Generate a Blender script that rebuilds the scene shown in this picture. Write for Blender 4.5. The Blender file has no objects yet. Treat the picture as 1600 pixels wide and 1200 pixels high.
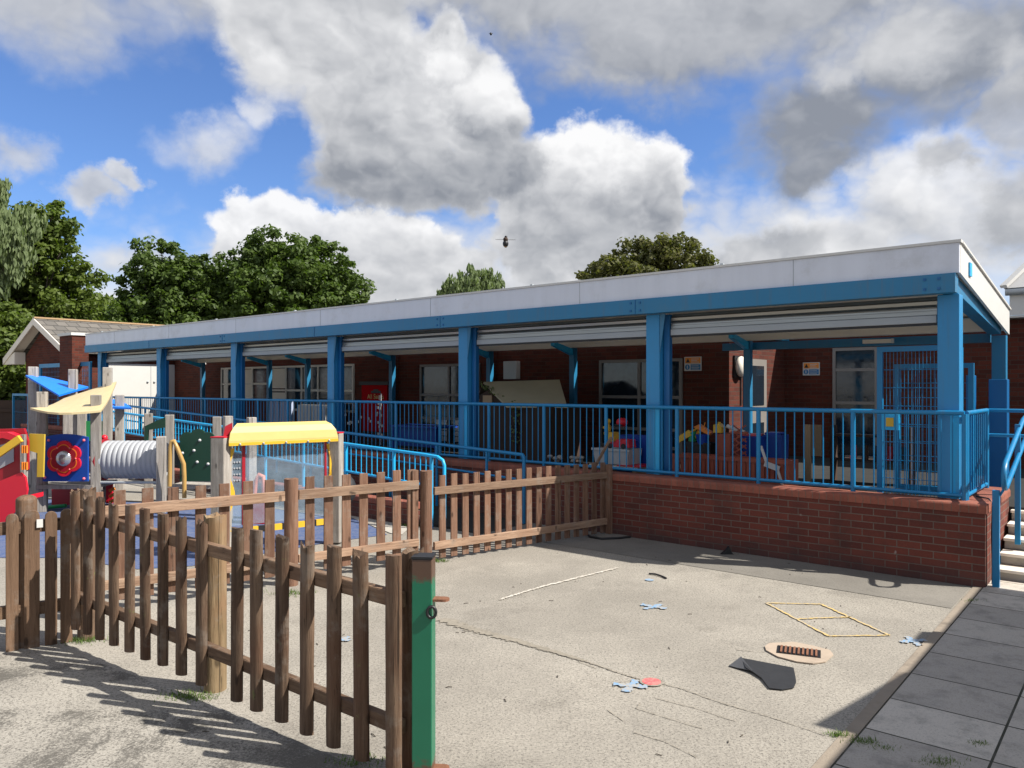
import bpy, math, random
import numpy as np
from mathutils import Vector, Matrix
random.seed(7); rng = np.random.default_rng(7)
S = bpy.context.scene; C = S.collection; R = math.radians

# ------------------------------------------------------------ camera, world, sun, exposure
cam = bpy.data.cameras.new('camera'); co = bpy.data.objects.new('camera', cam); C.objects.link(co)
co.location = (0, 0, 1.95); co.rotation_euler = (R(90), 0, 0)
cam.lens = 27; cam.sensor_width = 36; cam.sensor_fit = 'HORIZONTAL'; cam.shift_y = 0.003125
cam.clip_start = 0.05; cam.clip_end = 3000
S.camera = co
S.view_settings.view_transform = 'Standard'; S.view_settings.look = 'None'
S.view_settings.gamma = 1; S.view_settings.use_curve_mapping = False
S.view_settings.exposure = 0.72
SUN_TO = Vector((0.872, -0.234, 0.95)).normalized()          # towards the sun
sl = bpy.data.lights.new('sun', 'SUN'); sl.energy = 4.8; sl.angle = R(0.5); sl.color = (1.0, 0.95, 0.87)
so = bpy.data.objects.new('sun', sl); C.objects.link(so)
so.rotation_euler = SUN_TO.to_track_quat('Z', 'Y').to_euler()

class NT:
    """small helper round a node tree"""
    def __init__(s, nt): s.nt = nt; s.n = nt.nodes; s.l = nt.links
    def node(s, t, **kw):
        n = s.n.new(t)
        for k, v in kw.items(): setattr(n, k, v)
        return n
    def put(s, sock, v):
        if hasattr(v, 'node') or isinstance(v, bpy.types.NodeSocket): s.l.new(v, sock)
        else:
            try: sock.default_value = v
            except Exception: sock.default_value = (*v, 1)
    def math(s, op, a, b=0.0, c=None, clamp=False):
        n = s.node('ShaderNodeMath', operation=op, use_clamp=clamp); s.put(n.inputs[0], a); s.put(n.inputs[1], b)
        if c is not None: s.put(n.inputs[2], c)
        return n.outputs[0]
    def vmath(s, op, a, b=(0, 0, 0)):
        n = s.node('ShaderNodeVectorMath', operation=op); s.put(n.inputs[0], a); s.put(n.inputs[1], b)
        return n.outputs['Value'] if op in ('LENGTH', 'DOT_PRODUCT') else n.outputs[0]
    def mix(s, f, a, b, mode='MIX'):
        n = s.node('ShaderNodeMix', data_type='RGBA', blend_type=mode); s.put(n.inputs[0], f); s.put(n.inputs[6], a); s.put(n.inputs[7], b)
        return n.outputs[2]
    def ramp(s, f, p0, p1, c0=(0, 0, 0, 1), c1=(1, 1, 1, 1)):
        n = s.node('ShaderNodeMapRange', interpolation_type='SMOOTHSTEP'); s.put(n.inputs[0], f); n.inputs[1].default_value = p0; n.inputs[2].default_value = p1
        return n.outputs[0]
    def noise(s, vec, scale, detail=4, rough=0.55, dist=0.0):
        n = s.node('ShaderNodeTexNoise'); s.put(n.inputs['Vector'], vec); n.inputs['Scale'].default_value = scale
        n.inputs['Detail'].default_value = detail; n.inputs['Roughness'].default_value = rough; n.inputs['Distortion'].default_value = dist
        return n.outputs['Fac']
    def comb(s, x, y, z):
        n = s.node('ShaderNodeCombineXYZ'); s.put(n.inputs[0], x); s.put(n.inputs[1], y); s.put(n.inputs[2], z); return n.outputs[0]
    def sep(s, v):
        n = s.node('ShaderNodeSeparateXYZ'); s.put(n.inputs[0], v); return n.outputs

world = bpy.data.worlds.new('World'); S.world = world; world.use_nodes = True
def build_world():
    w = NT(world.node_tree); w.n.clear()
    out = w.node('ShaderNodeOutputWorld')
    sky = w.node('ShaderNodeTexSky', sky_type='NISHITA'); sky.sun_disc = False
    sky.sun_elevation = math.asin(SUN_TO.z); sky.sun_rotation = math.atan2(SUN_TO.x, SUN_TO.y)
    sky.air_density = 1.0; sky.dust_density = 0.3; sky.ozone_density = 2.5
    blue = w.vmath('MULTIPLY', sky.outputs[0], (0.72, 0.93, 1.28))
    tc = w.node('ShaderNodeTexCoord'); d = w.vmath('NORMALIZE', tc.outputs['Generated'])
    x, y, z = w.sep(d)
    az = w.math('ARCTAN2', x, y); el = w.math('ARCSINE', z)
    # distort the blob space with noise so that cloud edges billow
    def dircoord(px, py):
        a = (px - 800) / 1200; b = (605 - py) / 1200
        return math.atan2(a, 1), math.atan2(b, math.hypot(1, a))
    def vnoise(v, scale, detail, amp):
        n = w.node('ShaderNodeTexNoise'); w.put(n.inputs['Vector'], v); n.inputs['Scale'].default_value = scale; n.inputs['Detail'].default_value = detail; n.inputs['Roughness'].default_value = 0.62
        return w.vmath('MULTIPLY', w.vmath('SUBTRACT', n.outputs['Color'], (0.5, 0.5, 0.5)), (amp, amp * 0.8, 0))
    off = w.vmath('ADD', vnoise(d, 5.0, 3, 0.10), vnoise(w.vmath('ADD', d, (3, 5, 1)), 17.0, 8, 0.075))
    base = w.vmath('ADD', w.comb(az, el, 0), off)
    ws = w.vmath('MULTIPLY', w.vmath('ADD', d, w.vmath('MULTIPLY', off, (0.5, 0.5, 0.5))), (1, 1, 1.35))
    def puff(v, sc):                       # cauliflower relief: sum of folded noise octaves
        acc = None
        for k, am in ((1, 0.5), (2.1, 0.28), (4.5, 0.16)):
            n = w.node('ShaderNodeTexNoise', normalize=False); w.put(n.inputs['Vector'], v); n.inputs['Scale'].default_value = sc * k; n.inputs['Detail'].default_value = 0 if k < 4 else 2
            q = w.math('MULTIPLY', w.math('ABSOLUTE', n.outputs['Fac']), am * 1.6)
            acc = q if acc is None else w.math('ADD', acc, q)
        return w.math('SUBTRACT', acc, 0.28)
    pA = puff(ws, 6.0); pB = puff(w.vmath('ADD', ws, (0.014, -0.003, 0.022)), 6.0)
    rel = w.math('SUBTRACT', pA, pB)
    fbm = w.math('SUBTRACT', w.noise(ws, 6.0, 7, 0.6), 0.5)
    fin = w.math('MULTIPLY', fbm, 0.0)
    def field(blobs):
        acc = None
        for px, py, rx, ry in blobs:
            a, e = dircoord(px, py); ca = math.cos(a)
            q = w.vmath('MULTIPLY', w.vmath('SUBTRACT', base, (a, e, 0)), (1200 * 1.0 / (rx * ca * ca), 1200 / (ry * ca), 0))
            v = w.math('MAXIMUM', w.math('SUBTRACT', 1.0, w.vmath('LENGTH', q)), -1.5)
            acc = v if acc is None else w.math('SMOOTH_MAX', acc, v, 0.12)
        return acc
    colour = blue
    colour = w.vmath('MULTIPLY', blue, (0.088, 0.086, 0.086))
    def layer(colour, blobs, ybase, ytop, edge, amp, l0, l1, rim, relk, op=1.0, tint=0.0):
        """one bank of cloud: soft/hard edge, darker base (l0) to brighter top (l1), bright rim, relief"""
        f = w.math('ADD', field(blobs), w.math('MULTIPLY', w.math('ADD', pA, w.math('MULTIPLY', fbm, 0.9)), amp))
        m = w.math('MULTIPLY', w.ramp(f, 0.0, edge), op)
        e0 = dircoord(800, ybase)[1]; e1 = dircoord(800, ytop)[1]
        t = w.ramp(w.math('ADD', w.sep(base)[1], w.math('MULTIPLY', fbm, 0.10)), e0, e1)
        lum = w.math('MULTIPLY_ADD', t, l1 - l0, l0)
        lum = w.math('ADD', lum, w.math('MULTIPLY', w.math('SUBTRACT', 1.0, w.ramp(f, 0.05, 0.55)), rim))
        lum = w.math('ADD', lum, w.math('MULTIPLY', rel, relk * 0.42))
        lum = w.math('ADD', lum, w.math('ADD', w.math('MULTIPLY', fbm, 0.18), w.math('MULTIPLY', fin, 0.10)))
        lum = w.math('MINIMUM', w.math('MAXIMUM', lum, 0.0), 1.0)
        c = w.mix(lum, (0.19, 0.205, 0.235, 1), (0.66, 0.66, 0.665, 1))
        return w.mix(m, colour, c)
    L = [([(250, 520, 560, 130), (1050, 440, 720, 170), (700, 520, 900, 210), (800, 660, 2600, 170)], 560, 250, 0.6, 0.5, 0.80, 0.62, 0.05, 0.6, 0.92),
         ([(315, 225, 110, 62), (395, 180, 50, 38), (10, 240, 75, 50), (240, 400, 170, 40)], 330, 170, 0.8, 0.7, 0.50, 0.85, 0.1, 1.0, 0.75),
         ([(1470, 330, 250, 130), (1300, 380, 200, 60)], 430, 250, 0.6, 0.7, 0.62, 0.90, 0.15, 1.4, 0.9),
         ([(1575, 320, 100, 110), (1190, 385, 140, 42), (1600, 180, 110, 110), (1480, 265, 70, 45)], 430, 160, 0.6, 0.8, 0.24, 0.45, 0.15, 1.0, 0.85),
         ([(20, -30, 400, 125), (300, -20, 200, 90), (-350, 60, 350, 160)], 120, 0, 0.8, 0.5, 0.42, 0.34, 0.05, 0.7, 0.9),
         ([(120, 294, 80, 34), (180, 274, 48, 20)], 325, 262, 0.55, 0.6, 0.50, 0.98, 0.15, 1.4, 0.88),
         ([(430, 360, 120, 72), (540, 400, 190, 75), (670, 440, 170, 70), (375, 365, 55, 50)], 440, 300, 0.22, 0.6, 0.50, 0.98, 0.1, 1.6, 0.97),
         ([(1150, 10, 520, 155), (1270, 190, 170, 125), (1030, 90, 240, 95), (1500, 80, 350, 140), (860, 10, 210, 100), (900, -420, 900, 360), (1275, 255, 80, 55), (760, -20, 420, 90)], 260, 20, 0.70, 0.5, 0.02, 0.30, 0.16, 0.9, 0.97),
         ([(1400, 75, 170, 70), (1330, 110, 140, 35), (1570, 100, 80, 70)], 140, 30, 1.0, 0.6, 0.55, 0.85, 0.0, 0.8, 0.8),
         ([(930, 290, 142, 96), (1005, 320, 80, 95), (850, 330, 90, 75), (930, 380, 190, 60)], 345, 215, 0.20, 0.45, 0.28, 0.95, 0.25, 1.6, 1.0),
         ([(500, 40, 185, 130), (600, 150, 180, 125), (720, 150, 85, 85), (765, 195, 80, 86), (650, 280, 200, 76), (570, 245, 95, 80), (780, 270, 90, 65), (695, 85, 45, 60)], 320, 130, 0.34, 0.5, 0.12, 0.44, 0.30, 1.5, 1.0),
         ([(775, 165, 70, 66), (700, 110, 42, 62), (730, 170, 60, 40)], 260, 120, 0.7, 0.6, 0.60, 1.0, 0.2, 1.5, 0.95),
         ([(420, 130, 70, 55), (470, 160, 55, 40)], 190, 80, 1.0, 0.6, 0.55, 0.85, 0.1, 1.2, 0.7)]
    for l in L: colour = layer(colour, *l)
    # unseen cloud added beside, behind and overhead to neutralise the blue ambient light
    side = w.math('MULTIPLY', w.ramp(w.math('ABSOLUTE', az), 1.0, 1.5), w.ramp(w.math('ADD', fbm, 0.5), 0.30, 0.55))
    over = w.math('MULTIPLY', w.ramp(el, 0.62, 1.0), 0.75)
    colour = w.mix(w.math('MAXIMUM', w.math('MULTIPLY', side, 0.9), over), colour, (0.43, 0.435, 0.44, 1))
    b1 = w.node('ShaderNodeBackground'); w.put(b1.inputs[0], colour); b1.inputs[1].default_value = 0.9
    w.l.new(b1.outputs[0], out.inputs[0])
build_world()

# ------------------------------------------------------------ frames
def at(px, py, depth):                      # a point seen at photo pixel (px, py), at a given distance ahead
    return ((px - 800) / 1200 * depth, depth, 1.95 - (py - 605) / 1200 * depth)
class Frame:
    def __init__(s, ox, oy, ang): s.o = (ox, oy); s.a = ang; s.c = math.cos(ang); s.s = math.sin(ang)
    def w(s, x, y, z=0): return (s.o[0] + x * s.c - y * s.s, s.o[1] + x * s.s + y * s.c, z)
    def inv(s, X, Y): X -= s.o[0]; Y -= s.o[1]; return (X * s.c + Y * s.s, -X * s.s + Y * s.c)
W = Frame(0, 0, 0)
B = Frame(4.580, 7.430, math.atan2(-1200, 1440))       # school building: x along the front, y into the building

# ------------------------------------------------------------ mesh collector
class MB:
    def __init__(s): s.v = []; s.f = []; s.sm = []
    def add(s, vs, fs, smooth=False):
        n = len(s.v); s.v += [tuple(p) for p in vs]; s.f += [tuple(i + n for i in f) for f in fs]; s.sm += [smooth] * len(fs); return s
    def box(s, x0, x1, y0, y1, z0, z1):
        v = [(x, y, z) for z in (z0, z1) for y in (y0, y1) for x in (x0, x1)]
        return s.add(v, [(0, 2, 3, 1), (4, 5, 7, 6), (0, 1, 5, 4), (2, 6, 7, 3), (0, 4, 6, 2), (1, 3, 7, 5)])
    def obox(s, c, ax, ay, az, hx, hy, hz):
        c = Vector(c); ax = Vector(ax).normalized() * hx; ay = Vector(ay).normalized() * hy; az = Vector(az).normalized() * hz
        v = [c + ax * i + ay * j + az * k for k in (-1, 1) for j in (-1, 1) for i in (-1, 1)]
        return s.add(v, [(0, 2, 3, 1), (4, 5, 7, 6), (0, 1, 5, 4), (2, 6, 7, 3), (0, 4, 6, 2), (1, 3, 7, 5)])
    def bar(s, p, q, w, h, up=(0, 0, 1)):               # rectangular bar from p to q
        p = Vector(p); q = Vector(q); d = (q - p); L = d.length; d.normalize(); u = Vector(up); r = d.cross(u)
        if r.length < 1e-4: r = d.cross(Vector((0, 1, 0)))
        r.normalize(); u = r.cross(d)
        return s.obox((p + q) / 2, d, r, u, L / 2, w / 2, h / 2)
    def tube(s, pts, r, n=10, cap=True, smooth=True):
        pts = [Vector(p) for p in pts]; rings = []
        rr = r if isinstance(r, (list, tuple)) else [r] * len(pts)
        prev = None
        for i, p in enumerate(pts):
            if i == 0: t = pts[1] - p
            elif i == len(pts) - 1: t = p - pts[i - 1]
            else: t = (pts[i + 1] - p).normalized() + (p - pts[i - 1]).normalized()
            t.normalize()
            u = prev if prev is not None else (Vector((0, 0, 1)) if abs(t.z) < 0.9 else Vector((1, 0, 0)))
            a = t.cross(u); a.normalize(); u = a.cross(t); u.normalize(); prev = u
            rings.append([p + (a * math.cos(2 * math.pi * k / n) + u * math.sin(2 * math.pi * k / n)) * rr[i] for k in range(n)])
        v = [q for g in rings for q in g]; f = []
        for i in range(len(pts) - 1):
            for k in range(n):
                a = i * n + k; b = i * n + (k + 1) % n; f.append((a, a + n, b + n, b))
        s.add(v, f, smooth)
        if cap: s.add(rings[0], [tuple(range(n))]); s.add(rings[-1], [tuple(reversed(range(n)))])
        return s
    def prism(s, poly, y0, y1, axis='y'):               # polygon in x,z extruded along y (or in x,y along z)
        n = len(poly)
        if axis == 'y': a = [(p[0], y0, p[1]) for p in poly]; b = [(p[0], y1, p[1]) for p in poly]
        elif axis == 'x': a = [(y0, p[0], p[1]) for p in poly]; b = [(y1, p[0], p[1]) for p in poly]
        else: a = [(p[0], p[1], y0) for p in poly]; b = [(p[0], p[1], y1) for p in poly]
        return s.add(a + b, [tuple(range(n)), tuple(reversed(range(n, 2 * n)))] + [(i, i + n, (i + 1) % n + n, (i + 1) % n) for i in range(n)])
    def sphere(s, c, rx, ry=None, rz=None, nu=16, nv=10):
        ry = ry or rx; rz = rz or rx; v = [(c[0], c[1], c[2] + rz)]
        for j in range(1, nv):
            t = math.pi * j / nv
            for i in range(nu):
                p = 2 * math.pi * i / nu; v.append((c[0] + rx * math.sin(t) * math.cos(p), c[1] + ry * math.sin(t) * math.sin(p), c[2] + rz * math.cos(t)))
        v.append((c[0], c[1], c[2] - rz)); f = [(0, 1 + i, 1 + (i + 1) % nu) for i in range(nu)]
        for j in range(nv - 2):
            for i in range(nu):
                a = 1 + j * nu + i; b = 1 + j * nu + (i + 1) % nu; f.append((a, a + nu, b + nu, b))
        L = len(v) - 1; f += [(L, L - nu + (i + 1) % nu, L - nu + i) for i in range(nu)]
        return s.add(v, f, True)
    def sheet(s, grid, th):                             # grid of 3-D points thickened downwards
        m, n = len(grid), len(grid[0]); a = [Vector(p) for r in grid for p in r]; b = [p - Vector((0, 0, th)) for p in a]; N = m * n
        f = []
        for i in range(m - 1):
            for j in range(n - 1):
                q = (i * n + j, i * n + j + 1, (i + 1) * n + j + 1, (i + 1) * n + j); f.append(q); f.append(tuple(N + k for k in reversed(q)))
        rim = [j for j in range(n)] + [i * n + n - 1 for i in range(1, m)] + [(m - 1) * n + j for j in range(n - 2, -1, -1)] + [i * n for i in range(m - 2, 0, -1)]
        for k in range(len(rim)):
            p, q = rim[k], rim[(k + 1) % len(rim)]; f.append((p, p + N, q + N, q))
        return s.add(a + b, f)

def mk(name, mb, mat, off=(0, 0, 0), bevel=0):
    me = bpy.data.meshes.new(name)
    v = [(p[0] - off[0], p[1] - off[1], p[2] - off[2]) for p in mb.v]
    me.from_pydata(v, [], mb.f); me.update()
    me.polygons.foreach_set('use_smooth', mb.sm)
    me.materials.append(mat)
    o = bpy.data.objects.new(name, me); C.objects.link(o)
    bm = None
    import bmesh
    bm = bmesh.new(); bm.from_mesh(me); bmesh.ops.recalc_face_normals(bm, faces=bm.faces)
    bm.to_mesh(me); bm.free()
    if bevel:
        m = o.modifiers.new('bevel', 'BEVEL'); m.width = bevel; m.segments = 2; m.limit_method = 'ANGLE'; m.angle_limit = R(50)
        m.harden_normals = False
    return o
def tag(o, label=None, cat=None, group=None, kind=None):
    if label: o['label'] = label
    if cat: o['category'] = cat
    if group: o['group'] = group
    if kind: o['kind'] = kind
class Thing:
    def __init__(s, name, label, cat, fr=W, base=(0, 0, 0), group=None):
        s.b = base; o = bpy.data.objects.new(name, None); C.objects.link(o); o.empty_display_size = 0.1
        o.location = fr.w(*base); o.rotation_euler = (0, 0, fr.a); tag(o, label, cat, group); s.o = o
    def part(s, name, mb, mat, bevel=0, parent=None, label=None, kind=None):
        o = mk(name, mb, mat, s.b, bevel); o.parent = parent or s.o
        if label: o['label'] = label
        if kind: o['kind'] = kind
        return o
def solo(name, label, cat, mb, mat, fr=W, base=(0, 0, 0), group=None, bevel=0, kind=None):
    o = mk(name, mb, mat, base, bevel); o.location = fr.w(*base); o.rotation_euler = (0, 0, fr.a)
    tag(o, label, cat, group, kind); return o
def struct(name, mb, mat, fr=W, bevel=0): 
    return solo(name, None, None, mb, mat, fr, kind='structure', bevel=bevel)

# ------------------------------------------------------------ materials
def pmat(name, col, rough=0.6, metal=0.0, var=0.12, vscale=3.0, bump=0.0, bscale=60, spec=0.5, objvar=0.0, dirt=0.0, dirtcol=(0.1, 0.08, 0.06), stretch=(1, 1, 1), coat=0.0):
    m = bpy.data.materials.new(name); m.use_nodes = True; t = NT(m.node_tree); p = t.n['Principled BSDF']
    tc = t.node('ShaderNodeTexCoord').outputs['Object']
    v = t.vmath('MULTIPLY', tc, stretch)
    n = t.noise(v, vscale, 6, 0.6)
    c = t.mix(n, tuple(x * (1 - var) for x in col) + (1,), tuple(min(1, x * (1 + var)) for x in col) + (1,))
    if objvar:
        oi = t.node('ShaderNodeObjectInfo').outputs['Random']
        c = t.mix(1.0, c, t.comb(*[t.math('MULTIPLY_ADD', oi, 2 * objvar, 1 - objvar)] * 3), 'MULTIPLY')
    if dirt:
        n2 = t.noise(tc, 2.2, 8, 0.7)
        c = t.mix(t.math('MULTIPLY', t.ramp(n2, 0.5, 0.72), dirt), c, dirtcol + (1,))
    t.l.new(c, p.inputs['Base Color'])
    p.inputs['Roughness'].default_value = rough; p.inputs['Metallic'].default_value = metal
    rn = t.math('MULTIPLY_ADD', t.noise(v, vscale * 4, 4), 0.25, rough - 0.12); t.l.new(rn, p.inputs['Roughness'])
    p.inputs['Specular IOR Level'].default_value = spec
    if coat: p.inputs['Coat Weight'].default_value = coat
    if bump:
        b = t.node('ShaderNodeBump'); b.inputs['Strength'].default_value = bump; b.inputs['Distance'].default_value = 0.01
        t.l.new(t.noise(v, bscale, 5), b.inputs['Height']); t.l.new(b.outputs[0], p.inputs['Normal'])
    return m

def brickmat(name, c1, c2, mortar, dirt=0.25, msize=0.011, vert=False, stain=0.0):
    m = bpy.data.materials.new(name); m.use_nodes = True; t = NT(m.node_tree); p = t.n['Principled BSDF']
    tc = t.node('ShaderNodeTexCoord').outputs['Object']; x, y, z = t.sep(tc)
    u = t.math('ADD', x, y); vec = t.comb(u, z, 0)
    b = t.node('ShaderNodeTexBrick'); t.put(b.inputs['Vector'], vec); b.inputs['Scale'].default_value = 1
    b.inputs['Brick Width'].default_value = 0.075 if vert else 0.225; b.inputs['Row Height'].default_value = 0.5 if vert else 0.075
    b.inputs['Mortar Size'].default_value = msize * 0.5; b.inputs['Mortar Smooth'].default_value = 0.15; b.offset = 0.5
    b.inputs['Bias'].default_value = -0.1
    b.inputs['Color1'].default_value = c1 + (1,); b.inputs['Color2'].default_value = c2 + (1,); b.inputs['Mortar'].default_value = mortar + (1,)
    n = t.noise(tc, 2.0, 7, 0.65); n3 = t.noise(tc, 45, 5, 0.6)
    c = t.mix(t.math('MULTIPLY', t.ramp(n, 0.42, 0.75), dirt), b.outputs['Color'], (0.045, 0.035, 0.032, 1))
    c = t.mix(0.5, c, t.mix(n3, (0.45, 0.45, 0.45, 1), (1.35, 1.35, 1.35, 1)), 'MULTIPLY')
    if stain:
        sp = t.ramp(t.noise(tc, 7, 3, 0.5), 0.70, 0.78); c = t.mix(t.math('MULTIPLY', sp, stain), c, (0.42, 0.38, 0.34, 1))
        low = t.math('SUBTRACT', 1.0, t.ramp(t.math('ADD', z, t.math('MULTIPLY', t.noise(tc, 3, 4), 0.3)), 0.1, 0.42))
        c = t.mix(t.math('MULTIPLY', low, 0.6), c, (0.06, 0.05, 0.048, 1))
    t.l.new(c, p.inputs['Base Color']); p.inputs['Roughness'].default_value = 0.88; p.inputs['Specular IOR Level'].default_value = 0.25
    bp = t.node('ShaderNodeBump'); bp.inputs['Strength'].default_value = 0.7; bp.inputs['Distance'].default_value = 0.006
    hh = t.math('ADD', t.math('MULTIPLY', b.outputs['Fac'], -1.0), t.math('MULTIPLY', n3, 0.4)); t.l.new(hh, bp.inputs['Height']); t.l.new(bp.outputs[0], p.inputs['Normal'])
    return m

def woodmat(name, c1, c2, c3, scale=1.0, rough=0.85, grain='z', moss=0.0):
    m = bpy.data.materials.new(name); m.use_nodes = True; t = NT(m.node_tree); p = t.n['Principled BSDF']
    tc = t.node('ShaderNodeTexCoord').outputs['Object']; oi = t.node('ShaderNodeObjectInfo').outputs['Random']
    st = {'z': (28, 28, 2.2), 'x': (2.2, 28, 28)}[grain]
    v = t.vmath('ADD', t.vmath('MULTIPLY', tc, tuple(k * scale for k in st)), t.comb(t.math('MULTIPLY', oi, 37.0), t.math('MULTIPLY', oi, 11.0), 0))
    n = t.noise(v, 1.0, 6, 0.65, 0.6); n2 = t.noise(tc, 2.6, 5, 0.6); n3 = t.noise(v, 3.4, 4, 0.7)
    c = t.mix(t.ramp(n, 0.28, 0.72), c1 + (1,), c2 + (1,))
    c = t.mix(t.math('MULTIPLY', t.ramp(n2, 0.45, 0.7), 0.75), c, c3 + (1,))
    c = t.mix(t.math('MULTIPLY', t.ramp(n3, 0.6, 0.72), 0.7), c, tuple(k * 0.22 for k in c1) + (1,))
    c = t.mix(1.0, c, t.comb(*[t.math('MULTIPLY_ADD', oi, 0.5, 0.75)] * 3), 'MULTIPLY')
    if moss:
        sp = t.ramp(t.noise(tc, 14, 4, 0.6), 0.66, 0.74); c = t.mix(t.math('MULTIPLY', sp, moss), c, (0.16, 0.19, 0.06, 1))
    kn = t.node('ShaderNodeTexVoronoi'); t.put(kn.inputs['Vector'], t.vmath('ADD', t.vmath('MULTIPLY', tc, (7, 7, 3.2)), t.comb(t.math('MULTIPLY', oi, 23.0), 0, t.math('MULTIPLY', oi, 5.0)))); kn.inputs['Scale'].default_value = 1.0
    c = t.mix(t.math('MULTIPLY', t.math('SUBTRACT', 1.0, t.ramp(kn.outputs['Distance'], 0.07, 0.16)), 0.75), c, tuple(k * 0.3 for k in c1) + (1,))
    split = t.ramp(t.noise(t.vmath('MULTIPLY', v, (2.2, 2.2, 0.35)), 1.0, 3, 0.6), 0.63, 0.69)
    c = t.mix(t.math('MULTIPLY', split, 0.8), c, tuple(k * 0.18 for k in c1) + (1,))
    grey = t.ramp(t.noise(t.vmath('ADD', tc, (4, 4, 4)), 5.5, 5, 0.7), 0.52, 0.66)
    c = t.mix(t.math('MULTIPLY', grey, 0.35), c, (0.24, 0.21, 0.175, 1))
    t.l.new(c, p.inputs['Base Color']); p.inputs['Roughness'].default_value = rough; p.inputs['Specular IOR Level'].default_value = 0.3
    b = t.node('ShaderNodeBump'); b.inputs['Strength'].default_value = 0.9; b.inputs['Distance'].default_value = 0.006
    t.l.new(t.math('ADD', n, n3), b.inputs['Height']); t.l.new(b.outputs[0], p.inputs['Normal'])
    return m

def tarmac(name, light, dark, speck=0.6, patches=0.5, smooth=False, lo=0.53):
    m = bpy.data.materials.new(name); m.use_nodes = True; t = NT(m.node_tree); p = t.n['Principled BSDF']
    tc = t.node('ShaderNodeTexCoord').outputs['Object']
    big = t.noise(tc, 0.55, 8, 0.62); mid = t.noise(tc, 3.2, 8, 0.7); st = t.noise(t.vmath('ADD', tc, (31, 7, 0)), 1.15, 9, 0.72, 0.4)
    c = t.mix(t.ramp(big, 0.35, 0.68), tuple(k * 0.82 for k in light) + (1,), tuple(k * 1.08 for k in light) + (1,))
    c = t.mix(t.math('MULTIPLY', t.ramp(mid, 0.5, 0.72), 0.35), c, tuple(k * 0.62 for k in light) + (1,))
    vo = t.node('ShaderNodeTexVoronoi'); t.put(vo.inputs['Vector'], tc); vo.inputs['Scale'].default_value = 95 if not smooth else 160
    fine = t.math('ADD', t.math('MULTIPLY', t.noise(tc, 150, 3, 0.7), 0.5), t.math('MULTIPLY', t.noise(t.vmath('ADD', tc, (5, 9, 0)), 62, 3, 0.65), 0.5))
    grit = t.math('MULTIPLY', t.math('SUBTRACT', fine, 0.5), 0.55)
    c = t.mix(t.math('MULTIPLY', t.ramp(t.math('ADD', st, grit), lo, lo + 0.12), patches), c, dark + (1,))
    worn = t.noise(t.vmath('ADD', tc, (11, 3, 0)), 0.33, 5, 0.6)
    c = t.mix(t.math('MULTIPLY', t.ramp(t.math('ADD', worn, t.math('MULTIPLY', grit, 0.4)), 0.50, 0.56), 0.28), c, tuple(k * 0.55 for k in light) + (1,))
    holes = t.math('MULTIPLY', t.ramp(fine, 0.515, 0.60), speck)
    c = t.mix(holes, c, tuple(k * 0.30 for k in light) + (1,))
    c = t.mix(t.math('MULTIPLY', t.ramp(vo.outputs['Distance'], 0.28, 0.06), 0.28 * speck), c, tuple(min(1, k * 1.6) for k in light) + (1,))
    c = t.mix(t.math('MULTIPLY', t.sep(vo.outputs['Color'])[0], 0.30 * speck), c, (0.10, 0.09, 0.08, 1))
    t.l.new(c, p.inputs['Base Color']); p.inputs['Roughness'].default_value = 0.93; p.inputs['Specular IOR Level'].default_value = 0.25
    b = t.node('ShaderNodeBump'); b.inputs['Strength'].default_value = 0.55; b.inputs['Distance'].default_value = 0.006
    t.l.new(t.math('ADD', fine, t.math('MULTIPLY', mid, 2.0)), b.inputs['Height']); t.l.new(b.outputs[0], p.inputs['Normal'])
    return m

M = {}
M['tarmac'] = tarmac('tarmac', (0.375, 0.345, 0.295), (0.19, 0.172, 0.145), 1.0, 0.45)
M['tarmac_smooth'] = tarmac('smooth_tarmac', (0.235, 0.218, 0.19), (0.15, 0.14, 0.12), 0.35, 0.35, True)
M['tarmac_left'] = tarmac('weathered_tarmac', (0.375, 0.350, 0.305), (0.085, 0.080, 0.070), 1.0, 0.9, lo=0.47)
M['concrete'] = pmat('concrete', (0.42, 0.39, 0.34), 0.9, var=0.2, vscale=4, bump=0.4, dirt=0.5)
M['kerb'] = pmat('kerb_concrete', (0.27, 0.225, 0.175), 0.9, var=0.25, vscale=5, bump=0.4, dirt=0.7)
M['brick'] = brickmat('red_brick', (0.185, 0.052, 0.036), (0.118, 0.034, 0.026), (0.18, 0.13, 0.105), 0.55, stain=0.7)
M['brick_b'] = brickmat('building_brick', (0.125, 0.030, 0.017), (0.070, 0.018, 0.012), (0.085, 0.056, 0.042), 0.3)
M['coping'] = brickmat('coping_brick', (0.31, 0.105, 0.07), (0.24, 0.08, 0.055), (0.20, 0.12, 0.09), 0.25, 0.008, vert=True)
BL = (0.012, 0.15, 0.40)
M['blue'] = pmat('blue_rail_paint', (0.005, 0.195, 0.42), 0.35, var=0.12, vscale=2, spec=0.5, dirt=0.12, dirtcol=(0.05, 0.10, 0.15))
M['beam'] = pmat('blue_steel_paint', (0.018, 0.175, 0.34), 0.42, var=0.14, vscale=1.2, spec=0.5, dirt=0.35, dirtcol=(0.06, 0.16, 0.25))
M['column'] = pmat('blue_column_paint', (0.024, 0.235, 0.49), 0.42, var=0.12, vscale=1.5, spec=0.5, dirt=0.25, dirtcol=(0.05, 0.20, 0.36))
M['guard'] = pmat('light_and_sunlit_blue_paint', (0.02, 0.42, 0.78), 0.4, var=0.08)  # lighter blue; paints sunlight into the nearer ramp railing
M['guide'] = pmat('deep_blue_paint', (0.004, 0.11, 0.30), 0.4, var=0.08)
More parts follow.
